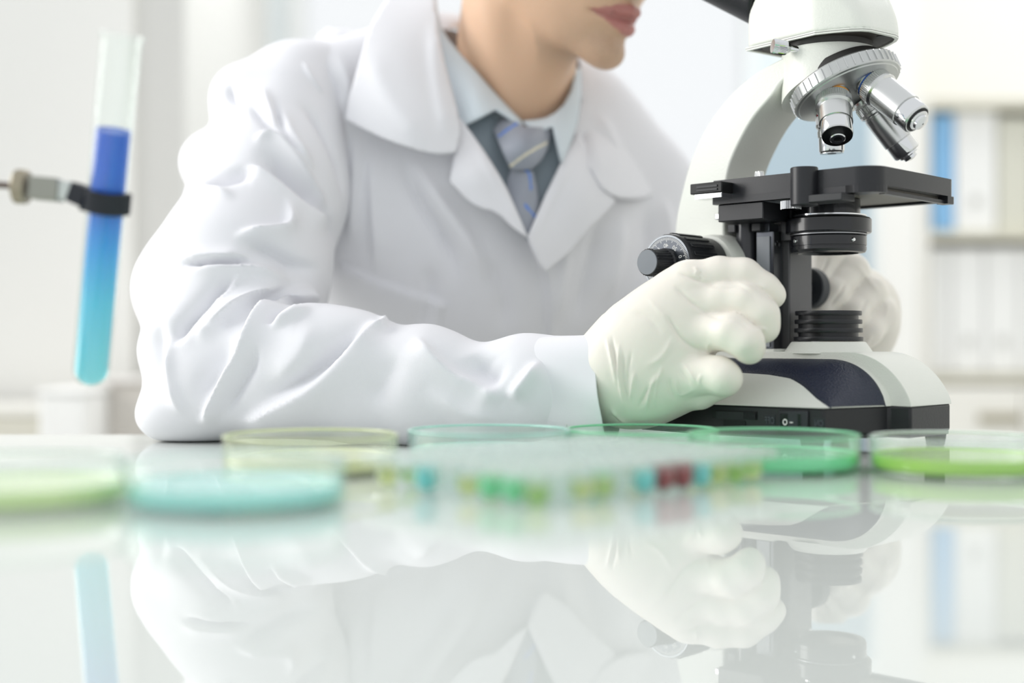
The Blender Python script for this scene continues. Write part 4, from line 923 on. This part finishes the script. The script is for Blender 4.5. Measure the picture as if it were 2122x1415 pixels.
# eyes and hair (above the frame)
for s_ in (-1, 1):
    bm = bmesh.new(); bmesh.ops.create_uvsphere(bm, u_segments=24, v_segments=16, radius=.0118); bmesh.ops.translate(bm, verts=bm.verts, vec=Vector(hp_(.0745, s_*.031, -.001))); obj('eye', bm, mat('eye_white', '#EDEBE6', .15), PE)
hf = Field(HO-np.array([.17, .17, .15]), HO+np.array([.17, .17, .20]), .0028)
hf.ell(hp_(-.020, 0, .048), (.106, .083, .092), HR); hf.ell(hp_(.060, 0, -.035), (.055, .10, .085), HR, 0, True); hf.ell(hp_(.03, 0, -.12), (.12, .12, .075), HR, 0, True); hf.ell(hp_(-.02, 0, .04), (.086, .066, .072), HR, 0, True)
V, F = hf.mesh(); V = smooth_v(V, F, 2); to_mesh('hair', V, F, mat('dark_brown_hair', '#2E241E', .55, bump=.8, bscale=300), PE)

# ---- coat: body of the coat with the far sleeve
ct = Field((-.40, 1.02, -.36), (.42, 1.56, .40), .0036)
yaw = math.radians(15); RY = np.array([[math.cos(yaw), math.sin(yaw), 0], [-math.sin(yaw), math.cos(yaw), 0], [0, 0, 1]])
ct.ell(Pn(1000, 480, 1.330), (.195, .150, .215), RY, 0)
ct.ell((.005, 1.39, -.10), (.19, .155, .26), RY, .06)
ct.cone(Pn(880, 150, 1.285), Pn(615, 235, 1.228), .052, .060, .04)
ct.cone(Pn(1210, 270, 1.320), Pn(1318, 398, 1.340), .050, .056, .04)
ct.ell(Pn(760, 430, 1.262), (.070, .060, .10), None, .05)
ct.chain([Pn(1318, 398, 1.340), Pn(1330, 560, 1.32), Pn(1340, 735, 1.285)], [.056, .056, .050], .02)
ct.chain([Pn(1340, 735, 1.285), Pn(1540, 762, 1.225), Pn(1690, 768, 1.180)], [.050, .044, .036], .012)
ct.cone(NB+np.array([0, -.02, -.02]), hp_(-.030, 0, -.070), .066, .060, 0, None, True)
V, F = ct.mesh(); V = smooth_v(V, F, 4)
folds = [
 ([(828, 312), (866, 412), (923, 506), (953, 600)], 12, 12, -6), ([(851, 318), (904, 404), (975, 506), (1010, 600)], 14, 22, 4.5),
 ([(768, 291), (772, 431), (778, 585)], 30, 5, 4), ([(740, 270), (735, 400), (725, 520)], 18, 12, 5),
 ([(700, 545), (760, 575), (840, 605), (920, 627)], 3, 45, 2.6, .08), ([(920, 627), (912, 660), (905, 700)], 3, 25, 2.6, .1),
 ([(1096, 492), (1125, 560), (1136, 640), (1136, 720)], 26, 3, 3.2, .1), ([(1180, 470), (1165, 560), (1150, 680)], 14, 20, 4), ([(1240, 440), (1225, 540), (1190, 680)], 18, 14, -5),
 ([(1290, 430), (1275, 540), (1250, 640)], 14, 22, 5), ([(1340, 420), (1345, 520), (1330, 600)], 12, 16, -4), ([(1370, 400), (1385, 480), (1380, 560)], 10, 14, 4),
 ([(1000, 520), (1040, 600), (1050, 700)], 22, 22, -4), ([(880, 540), (890, 610), (870, 690)], 20, 16, -3),
 ([(615, 115), (640, 160), (665, 205), (678, 240)], 9, 12, 6), ([(652, 120), (680, 170), (702, 215)], 12, 9, -7), ([(690, 100), (720, 170), (720, 260)], 10, 14, 3),
 ([(590, 130), (615, 190), (650, 240)], 9, 11, -4), ([(1235, 230), (1265, 290), (1290, 340)], 12, 16, 3)]
V = sculpt(V, F, [(f_[0], f_[1], f_[2], f_[3]*1.7)+tuple(f_[4:]) for f_ in folds])
Fc = V[F].mean(1); Qc = to_px(Fc); Nf = np.cross(V[F[:, 2]]-V[F[:, 0]], V[F[:, 3]]-V[F[:, 1]])
vee = [(900, 60), (935, 190), (975, 283), (1014, 335), (1048, 391), (1094, 487), (1133, 404), (1172, 321), (1200, 240), (1206, 150), (1180, 60)]
drop = inpoly(Qc, vee) & (Nf[:, 1] < 0) & (Fc[:, 1] < 1.34)
coat = to_mesh('lab_coat', V, F, M_coat, PE, drop); coat['label'] = 'white cotton lab coat'
# ---- near sleeve with its deep folds
slv = Field((-.36, .92, -.004), (.12, 1.32, .36), .0021)
slv.chain([Pn(600, 245, 1.212), Pn(560, 400, 1.165), Pn(500, 570, 1.112), Pn(445, 740, 1.068), Pn(440, 800, 1.052)], [.058, .066, .072, .057, .041], 0, .02)
slv.chain([Pn(440, 800, 1.052), Pn(560, 775, 1.040), Pn(650, 770, 1.030), Pn(760, 798, 1.020), Pn(880, 800, 1.008), Pn(1010, 822, .995), Pn(1090, 803, .988), Pn(1150, 800, .982)], [.041, .049, .051, .045, .0455, .0370, .0385, .0375], .02, .012)
slv.ell(Pn(432, 338, 1.18), (.026, .03, .028), None, .02); slv.ell(Pn(500, 205, 1.205), (.028, .035, .03), None, .025); slv.ell(Pn(640, 140, 1.235), (.045, .04, .025), None, .03)
slv.ell(Pn(345, 600, 1.10), (.026, .03, .03), None, .03); slv.ell(Pn(360, 860, 1.05), (.030, .03, .022), None, .02); slv.ell(Pn(720, 700, 1.02), (.036, .03, .022), None, .015)
sl, Gd = slv.block(slv.lo, slv.lo+slv.n*slv.res); slv.D[...] = np.maximum(slv.D, (.0006-Gd[2]).astype(np.float32))
V, F = slv.mesh(); V = smooth_v(V, F, 5)
folds = [
 ([(540, 290), (572, 335), (630, 392), (690, 450)], 14, 17, -11), ([(530, 300), (540, 284), (566, 280), (600, 312), (650, 380), (684, 436)], 6, 9, 5, .15), ([(500, 352), (530, 350), (580, 384), (646, 436), (690, 480)], 6, 14, 5.5, .2),
 ([(516, 212), (548, 250), (580, 284)], 6, 9, -4), ([(480, 170), (478, 200), (500, 226)], 8, 9, -4.5), ([(575, 215), (604, 283), (655, 360)], 12, 12, 5), ([(612, 205), (648, 243), (680, 296), (705, 355), (712, 420)], 10, 6, -6),
 ([(560, 200), (590, 270), (622, 330)], 8, 7, -4), ([(540, 175), (556, 215), (575, 270)], 8, 8, 3.5),
 ([(415, 380), (455, 372), (500, 360), (530, 347)], 9, 12, -7), ([(392, 400), (440, 392), (490, 410)], 12, 12, 3),
 ([(591, 405), (596, 445), (585, 472), (521, 478), (480, 492)], 16, 6, 6), ([(486, 500), (552, 512), (620, 548), (668, 560)], 10, 18, -7), ([(660, 420), (690, 470), (700, 520)], 10, 10, -5),
 ([(366, 536), (455, 535), (528, 531)], 14, 4, 5), ([(369, 546), (440, 545), (532, 544)], 5, 6, -7), ([(372, 557), (455, 553), (520, 553), (580, 568), (612, 592)], 5, 16, 6),
 ([(498, 572), (447, 613), (387, 668), (352, 720)], 11, 13, -8, .25), ([(506, 566), (470, 604), (430, 640)], 5, 5, 4),
 ([(608, 588), (560, 602), (500, 636), (455, 662), (404, 690)], 6, 26, 7.5), ([(398, 690), (440, 680), (470, 660)], 8, 14, 3),
 ([(520, 640), (560, 632), (600, 612)], 6, 8, -7),
 ([(662, 640), (640, 607), (595, 613), (540, 660), (500, 730), (455, 800), (412, 884)], 22, 7, 8, .12), ([(540, 700), (520, 760), (480, 830), (450, 880)], 12, 20, -6), ([(480, 690), (450, 760), (405, 840)], 22, 16, -4),
 ([(632, 626), (590, 648), (552, 684)], 7, 8, -8), ([(650, 636), (600, 664), (560, 690)], 5, 16, 4),
 ([(782, 652), (735, 716), (660, 786), (580, 832), (480, 876)], 34, 7, 7, .2), ([(758, 664), (700, 730), (625, 788), (530, 832)], 14, 14, -6),
 ([(796, 640), (792, 672), (760, 684)], 8, 8, 4), ([(650, 660), (620, 740), (560, 800)], 25, 25, 3),
 ([(856, 694), (895, 742), (938, 777), (990, 796), (1050, 828)], 12, 22, 5, .2), ([(1050, 830), (1082, 793), (1125, 745)], 10, 16, 6), ([(985, 728), (1000, 762), (1040, 800)], 22, 22, -7),
 ([(830, 720), (800, 780), (760, 850)], 22, 22, -3), ([(880, 800), (960, 850), (1060, 868)], 18, 18, 3), ([(330, 640), (322, 740), (345, 850)], 16, 16, -5), ([(350, 690), (350, 780), (380, 870)], 12, 12, 4)]
wx_ = lambda w: w*1.25 if w >= 13 else w*.8
V = sculpt(V, F, [(f_[0], wx_(f_[1]), wx_(f_[2]), f_[3]*1.75)+tuple(f_[4:]) for f_ in folds])
V = smooth_v(V, F, 2, .4); V[:, 2] = np.maximum(V[:, 2], .0008)
sv = to_mesh('sleeve', V, F, M_coat, coat)
# cuff: an open tube with a turned edge
a0, a1 = Pn(1128, 800, .984), Pn(1262, 806, .966)
axv = (a1-a0)/np.linalg.norm(a1-a0); zv = np.array([0, 0, 1.]); yv = np.cross(zv, axv); zv = np.cross(axv, yv); Lc = np.linalg.norm(a1-a0)
bm = bmesh.new(); rows = []; nseg, nl = 72, 16
def cuff_pt(t, a, off):
    c, s_ = math.cos(a), math.sin(a); rz = .0405+.0003*t; ry = .0365
    w = .0012*math.sin(3*a+2.2*t)+.0008*math.sin(7*a-3*t+1)*t+.0016*math.exp(-((a-2.2)/.35)**2)*t-.0014*math.exp(-((a-1.7)/.25)**2)
    L_ = Lc*t*(1+(-.10*s_+.03*math.sin(2*a+1)))
    if s_ < 0: pass
    p = a0+axv*L_+yv*((ry+w+off)*c)+zv*((rz+w+off)*s_*(1.0 if s_ > 0 else .98))
    p[2] = max(p[2], .0012-min(off, 0)); return tuple(p)
prof = [(t, 0) for t in np.linspace(0, 1, nl)]+[(1.008, -.0009)]+[(t, -.0020) for t in np.linspace(1, 0, nl)]
rows = [[cuff_pt(t, 2*PI*i/nseg, o) for i in range(nseg)] for t, o in prof]
v = [p for r in rows for p in r]; m_ = len(rows)
add(bm, v, [(j*nseg+i, j*nseg+(i+1) % nseg, ((j+1) % m_)*nseg+(i+1) % nseg, ((j+1) % m_)*nseg+i) for j in range(m_) for i in range(nseg)])
cf = obj('cuff', bm, M_coat, coat, angle=60)
bh = catmull([(1171, 886), (1178, 872), (1184, 858)], 4); bmh = bmesh.new()
for k in range(len(bh)-1): cyl(bmh, P(*bh[k], .9485), P(*bh[k+1], .9485), .0007, 8)
# ---- coat collar and lapels
C0 = [(715, 247, 1.168), (760, 75, 1.19), (830, -40, 1.235), (905, -20, 1.215), (915, 90, 1.19), (935, 170, 1.178), (955, 250, 1.166), (943, 316, 1.156), (820, 150, 1.166), (860, 250, 1.150), (790, 275, 1.152)]
nc = cloth_sheet('collar', [(715, 247), (722, 205), (735, 160), (748, 115), (760, 75), (772, 45), (790, 15), (815, -20), (845, -60), (905, -60), (904, -20), (904, 20), (908, 60), (915, 100), (926, 145), (938, 190), (950, 235), (955, 270), (950, 300), (943, 316), (910, 319), (870, 313), (830, 300), (790, 285), (750, 266)], C0, M_coat, coat, smooth_out=0, thick=.002,
    waves=[([(760, 100), (800, 200), (880, 300)], 25, 20, 2.5), ([(900, 40), (905, 150), (930, 290)], 26, 14, 4)])
Lp = [(940, 230, 1.176), (1000, 305, 1.166), (1051, 389, 1.158), (1094, 489, 1.150), (1025, 438, 1.148), (960, 408, 1.150), (932, 378, 1.153), (942, 318, 1.162), (985, 360, 1.150)]
cloth_sheet('lapel', [(935, 225), (962, 255), (982, 282), (1002, 310), (1020, 338), (1036, 364), (1051, 391), (1066, 425), (1080, 457), (1094, 491), (1076, 480), (1058, 466), (1040, 448), (1022, 437), (1000, 432), (978, 422), (958, 405), (945, 390), (932, 377), (936, 350), (942, 318), (938, 270)], Lp, M_coat, coat, smooth_out=0, thick=.002, waves=[([(975, 290), (1030, 380), (1080, 470)], 24, 8, 2.5)])
L2 = [(1170, 321, 1.190), (1130, 404, 1.172), (1094, 489, 1.153), (1130, 563, 1.160), (1183, 521, 1.178), (1277, 416, 1.208), (1230, 352, 1.200), (1190, 290, 1.21), (1190, 400, 1.178)]
cloth_sheet('lapel', [(1196, 270), (1182, 300), (1170, 321), (1150, 363), (1130, 404), (1112, 446), (1094, 491), (1106, 518), (1118, 545), (1130, 563), (1150, 548), (1166, 535), (1183, 521), (1205, 495), (1235, 462), (1260, 436), (1277, 416), (1255, 395), (1240, 372), (1228, 352), (1220, 310)], L2, M_coat, coat, smooth_out=0, thick=.002, waves=[([(1200, 300), (1150, 400), (1105, 500)], 8, 24, 2.5)])
L3 = [(1203, 155, 1.262), (1218, 181, 1.262), (1188, 294, 1.216), (1165, 328, 1.196), (1230, 352, 1.198), (1280, 407, 1.208), (1331, 411, 1.243), (1352, 350, 1.285), (1340, 300, 1.300), (1270, 225, 1.290), (1250, 290, 1.228)]
cloth_sheet('collar', [(1200, 140), (1206, 165), (1204, 200), (1198, 240), (1189, 285), (1178, 310), (1166, 330), (1195, 340), (1226, 350), (1236, 370), (1248, 388), (1262, 400), (1279, 408), (1305, 412), (1331, 411), (1352, 403), (1360, 380), (1350, 340), (1330, 300), (1300, 258), (1270, 222), (1243, 198), (1222, 178), (1212, 155)], L3, M_coat, coat, smooth_out=0, thick=.002, waves=[([(1215, 190), (1225, 270), (1250, 370)], 14, 18, 3.5)])
# shoulder yoke fold standing up beside the collar
cloth_sheet('yoke_fold', [(652, 82), (664, 68), (680, 57), (700, 58), (722, 61), (745, 66), (770, 72), (790, 90), (780, 140), (760, 170), (735, 140), (712, 110), (690, 84), (670, 80)], [(652, 82, 1.235), (680, 57, 1.262), (770, 72, 1.258), (760, 170, 1.205), (690, 84, 1.222), (730, 110, 1.226)], M_coat, coat, smooth_out=0, thick=.003)
# ---- shirt and tie in the neck opening
sh_ = Field((-.20, 1.15, -.02), (.22, 1.46, .36), .003)
sh_.ell(Pn(1010, 490, 1.328), (.165, .130, .19), RY, 0); sh_.cone(NB+np.array([0, .0, -.01]), Pn(1045, 420, 1.31), .062, .085, .03); sh_.cone(Pn(800, 230, 1.27), Pn(1260, 360, 1.335), .045, .045, .04)
sh_.cone(NB, hp_(-.02, 0, -.05), .0585, .0575, 0, None, True)
V, F = sh_.mesh(); V = smooth_v(V, F, 3); shirt = to_mesh('shirt', V, F, M_shirt, PE); shirt['label'] = 'pale blue shirt'
S1 = [(905, 0, 1.228), (915, 60, 1.214), (960, 115, 1.206), (1030, 195, 1.196), (1080, 255, 1.184), (1028, 226, 1.180), (960, 260, 1.176), (940, 200, 1.192), (925, 120, 1.202), (985, 200, 1.178)]
cloth_sheet('shirt_collar', [(900, -40), (907, 20), (914, 55), (930, 82), (960, 118), (995, 156), (1030, 196), (1058, 226), (1078, 246), (1086, 260), (1070, 253), (1050, 240), (1028, 226), (995, 243), (960, 260), (940, 240), (925, 170), (905, 80), (890, 20)], S1, M_shirt, shirt, smooth_out=0, thick=.002)
S2 = [(1086, 252, 1.186), (1130, 246, 1.194), (1185, 190, 1.222), (1192, 150, 1.245), (1145, 260, 1.186), (1166, 335, 1.178), (1190, 280, 1.20), (1204, 170, 1.245)]
cloth_sheet('shirt_collar', [(1084, 250), (1105, 248), (1130, 244), (1150, 234), (1170, 215), (1183, 190), (1190, 165), (1193, 140), (1204, 145), (1205, 200), (1198, 250), (1186, 290), (1172, 322), (1165, 337), (1158, 310), (1152, 285), (1146, 260), (1125, 268), (1100, 265)], S2, M_shirt, shirt, smooth_out=0, thick=.002)
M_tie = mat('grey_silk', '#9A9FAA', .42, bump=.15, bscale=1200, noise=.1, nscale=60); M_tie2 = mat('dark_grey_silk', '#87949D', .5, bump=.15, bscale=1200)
M_sblue = mat('blue_stripe_silk', '#5E86D0', .42); M_scream = mat('cream_stripe_silk', '#D9D3BE', .42)
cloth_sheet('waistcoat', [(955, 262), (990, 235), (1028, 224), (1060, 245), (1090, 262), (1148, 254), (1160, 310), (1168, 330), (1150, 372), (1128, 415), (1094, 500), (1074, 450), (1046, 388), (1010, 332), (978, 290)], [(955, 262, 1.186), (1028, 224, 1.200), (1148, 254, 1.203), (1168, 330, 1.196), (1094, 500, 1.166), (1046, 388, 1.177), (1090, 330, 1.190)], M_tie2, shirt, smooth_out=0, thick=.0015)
def tie_piece(name, outline, ctrl, stripes, par):
    o = cloth_sheet(name, outline, ctrl, M_tie, par, smooth_out=0, thick=.003, step=3)
    for m_ in (M_sblue, M_scream): o.data.materials.append(m_)
    for p in o.data.polygons:
        c = p.center; q = np.array([[CX+c.x/c.y*FPX, CY-(c.z-HC)/c.y*FPX]])
        for pts, w, mi in stripes:
            if polydist(q, pts)[0][0] < w: p.material_index = mi
    return o
tk = tie_piece('necktie', [(1022, 268), (1034, 250), (1052, 244), (1088, 262), (1120, 264), (1143, 262), (1140, 285), (1134, 310), (1122, 332), (1104, 350), (1078, 353), (1058, 350), (1048, 330), (1034, 298)], [(1022, 268, 1.186), (1052, 244, 1.189), (1143, 262, 1.194), (1122, 332, 1.172), (1058, 350, 1.166), (1085, 300, 1.158)],
    [([(1034, 282), (1052, 268), (1072, 256)], 2.6, 1), ([(1058, 344), (1090, 320), (1132, 296)], 2.8, 2)], PE)
tk['label'] = 'grey silk tie knot with one blue and one cream stripe'
tie_piece('tie_blade', [(1060, 348), (1080, 350), (1104, 354), (1112, 385), (1118, 420), (1112, 448), (1100, 478), (1094, 492), (1080, 460), (1062, 420), (1050, 392), (1052, 370)], [(1060, 348, 1.172), (1104, 354, 1.172), (1094, 492, 1.158), (1050, 392, 1.172), (1118, 420, 1.172), (1085, 420, 1.161)],
    [([(1088, 352), (1096, 358), (1099, 374), (1100, 392)], 2.4, 1), ([(1088, 424), (1098, 436), (1110, 450)], 2.6, 1)], tk)
# ---- gloves
def flatcone(Fd, a, b, ra, rb, k, fl=.72): Fd.cone(Pn(*a), Pn(*b), ra, rb, k, ((0, 1, 0), fl))
gl = Field((.045, .862, -.002), (.235, 1.02, .150), .00105)
gl.cone(Pn(1205, 796, .972), Pn(1285, 775, .966), .0290, .0315, 0, ((0, 1, 0), .8))
W0 = (1300, 762, .962)
mcp = {'A': (1432, 586, .946), 'B': (1440, 638, .941), 'C': (1434, 700, .938), 'D': (1412, 778, .940)}
for (q, r0) in (('A', .030), ('B', .030), ('C', .028), ('D', .028)): flatcone(gl, (1300, 762, .960), mcp[q], r0, .0190 if q == 'D' else .0155, .018, .85)
flatcone(gl, (1325, 690, .958), (1400, 620, .952), .025, .018, .02, .8); gl.ell(Pn(1325, 812, .966), (.031, .024, .024), None, .02); gl.ell(Pn(1375, 785, .954), (.030, .022, .024), None, .018); gl.ell(Pn(1375, 710, .950), (.03, .021, .034), None, .02)
fing = np.full(gl.n, .5, np.float32)
def finger(pts, r):
    global fing
    fd = Field(gl.lo, gl.lo+(gl.n-1)*gl.res, gl.res); fd.D = np.full(gl.n, .5, np.float32)
    for i in range(len(pts)-1): fd.cone(Pn(*pts[i]), Pn(*pts[i+1]), r[i], r[i+1], .006)
    k = .0004; h = np.maximum(k-np.abs(fing-fd.D), 0)/k; fing = np.minimum(fing, fd.D)-h*h*k*.25
finger([mcp['A'], (1490, 571, .943), (1540, 572, .939), (1582, 599, .936), (1601, 612, .936)], [.0150, .0130, .0122, .0110, .0096])
finger([mcp['B'], (1495, 624, .935), (1542, 627, .928), (1576, 653, .923), (1583, 678, .923)], [.0150, .0136, .0132, .0124, .0114])
finger([mcp['C'], (1475, 688, .930), (1515, 689, .917), (1547, 710, .911), (1554, 724, .912)], [.0148, .0132, .0126, .0116, .0102])
finger([mcp['D'], (1450, 777, .929), (1488, 776, .919), (1502, 785, .914), (1502, 790, .917)], [.0170, .0138, .0122, .0112, .0100])
finger([(1330, 800, .972), (1400, 812, .955), (1450, 812, .940), (1492, 802, .926)], [.0180, .0140, .0115, .0092])
k = .005; h = np.maximum(k-np.abs(gl.D-fing), 0)/k; gl.D = np.minimum(gl.D, fing)-h*h*k*.25
sl, Gd = gl.block(gl.lo, gl.lo+gl.n*gl.res); gl.D[...] = np.maximum(gl.D, (.0012-Gd[2]).astype(np.float32))
V, F = gl.mesh(); V = smooth_v(V, F, 2)
wr = [
 ([(1416, 566), (1456, 584), (1502, 597), (1540, 595), (1575, 630)], 4, 4, -.8, .2), ([(1408, 606), (1451, 641), (1489, 659), (1525, 662), (1565, 690)], 4, 4, -.8, .2), ([(1378, 649), (1408, 695), (1435, 719), (1470, 731)], 5, 6, -1.8, .2), ([(1395, 590), (1425, 618), (1460, 645)], 5, 5, -1.4, .3), ([(1400, 562), (1430, 574), (1470, 588)], 4, 5, -1.4, .3),
 ([(1255, 692), (1266, 735), (1274, 778), (1278, 810)], 3, 4, 1.8), ([(1268, 690), (1272, 730), (1280, 780)], 3, 3, -1.4), ([(1284, 700), (1282, 775), (1298, 856)], 3, 4, 1.8), ([(1292, 720), (1292, 790), (1308, 850)], 4, 3, -1.4), ([(1317, 762), (1311, 789), (1303, 840)], 4, 3, 1.6),
 ([(1310, 720), (1302, 770), (1300, 810)], 3, 3, -1), ([(1365, 770), (1346, 810), (1338, 856)], 3, 4, 2.0), ([(1352, 790), (1330, 830), (1322, 850)], 4, 3, -1.4), ([(1395, 770), (1403, 807), (1413, 818), (1451, 802)], 4, 3, .7), ([(1385, 780), (1392, 815), (1405, 832)], 4, 3, -.8), ([(1413, 748), (1430, 772), (1445, 797)], 3, 4, 1.0), ([(1405, 760), (1422, 785), (1434, 805)], 3, 4, -.8),
 ([(1375, 755), (1360, 800), (1356, 850)], 3, 3, 1.4), ([(1400, 690), (1370, 740), (1330, 760)], 6, 6, .8), ([(1474, 706), (1466, 720), (1472, 732), (1484, 728)], 2.5, 4, .9), ([(1456, 772), (1449, 790), (1455, 802)], 2.5, 4, .8),
 ([(1455, 560), (1450, 570), (1456, 582)], 2.5, 2.5, -1.2), ([(1435, 552), (1444, 560), (1440, 572)], 2.5, 2.5, 1.2),
 ([(1592, 690), (1580, 680), (1568, 690)], 3, 3, 1), ([(1335, 610), (1380, 660), (1400, 700)], 8, 8, .8), ([(1300, 640), (1345, 660), (1375, 700)], 8, 8, -.8),
 ([(1262, 840), (1280, 866), (1310, 880)], 4, 4, 1.5), ([(1268, 856), (1290, 880)], 3, 3, -1.2), ([(1500, 570), (1540, 590), (1580, 612)], 4, 4, .6), ([(1550, 575), (1575, 592), (1600, 600)], 3, 3, .6)]
V = sculpt(V, F, wr)
V[:, 2] = np.maximum(V[:, 2], .0012)
g1 = to_mesh('glove', V, F, M_latex, PE); g1['label'] = 'cream latex glove, nearer hand curled beside the microscope base'
g2 = Field((.185, 1.05, .035), (.36, 1.21, .160), .0014)
g2.cone(Pn(1790, 622, 1.146), Pn(1782, 700, 1.154), .024, .025, 0); g2.cone(Pn(1795, 665, 1.150), Pn(1745, 752, 1.168), .027, .026, .02); g2.cone(Pn(1745, 570, 1.146), Pn(1790, 640, 1.150), .016, .022, .02)
palm2 = g2.D.copy(); f2 = np.full(g2.n, .5, np.float32)
for pts, r in (([(1752, 580, 1.140), (1716, 534, 1.122), (1690, 584, 1.102), (1678, 604, 1.106)], [.0150, .0150, .0120, .0095]), ([(1785, 610, 1.142), (1762, 562, 1.120), (1722, 612, 1.096), (1704, 640, 1.092)], [.0160, .0150, .0130, .0110]),
               ([(1805, 650, 1.144), (1798, 608, 1.118), (1762, 652, 1.096), (1742, 682, 1.092)], [.0160, .0150, .0130, .0110]), ([(1810, 690, 1.146), (1822, 652, 1.120), (1797, 688, 1.102), (1780, 706, 1.100)], [.0160, .0145, .0120, .0105]),
               ([(1760, 700, 1.15), (1690, 660, 1.145), (1668, 610, 1.14)], [.018, .014, .011])):
    g2.D = np.full(g2.n, .5, np.float32)
    for i in range(len(pts)-1): g2.cone(Pn(*pts[i]), Pn(*pts[i+1]), r[i], r[i+1], .006)
    f2 = np.minimum(f2, g2.D)
k = .008; h = np.maximum(k-np.abs(palm2-f2), 0)/k; g2.D = np.minimum(palm2, f2)-h*h*k*.25
V, F = g2.mesh(); V = smooth_v(V, F, 3)
V = sculpt(V, F, [([(1719, 530), (1710, 552), (1697, 572)], 3, 3, -2), ([(1756, 580), (1742, 606), (1716, 640)], 3, 3, -2), ([(1799, 618), (1788, 640), (1776, 660)], 3, 3, -2), ([(1832, 616), (1838, 640), (1832, 660)], 4, 4, 1), ([(1770, 540), (1800, 580), (1830, 615)], 5, 5, 1), ([(1810, 690), (1796, 710), (1790, 728)], 4, 4, 1.2)])
g3 = to_mesh('glove', V, F, M_latex, PE); g3['label'] = 'cream latex glove, farther hand behind the microscope'
obj('buttonhole', bmh, mat('stitching', '#C9CFCB', .7), cf)
# seat the person on a stool hidden by the bench
so = thing('lab_stool', 'round lab stool under the person in the white coat', 'stool', (.005, 1.42, FZ-.012))
bm = bmesh.new(); lathe(bm, [(0, .34), (.17, .34), (.18, .35), (.18, .382), (.17, .392), (0, .392)], 48); obj('seat', bm, M_plast, so)
bm = bmesh.new(); lathe(bm, [(0, .05), (.025, .05), (.025, .34), (0, .34)], 24); obj('column', bm, M_alu, so)
bm = bmesh.new(); lathe(bm, [(0, .0125), (.22, .0125), (.22, .03), (.04, .05), (0, .05)], 48); obj('foot', bm, M_alu, so)
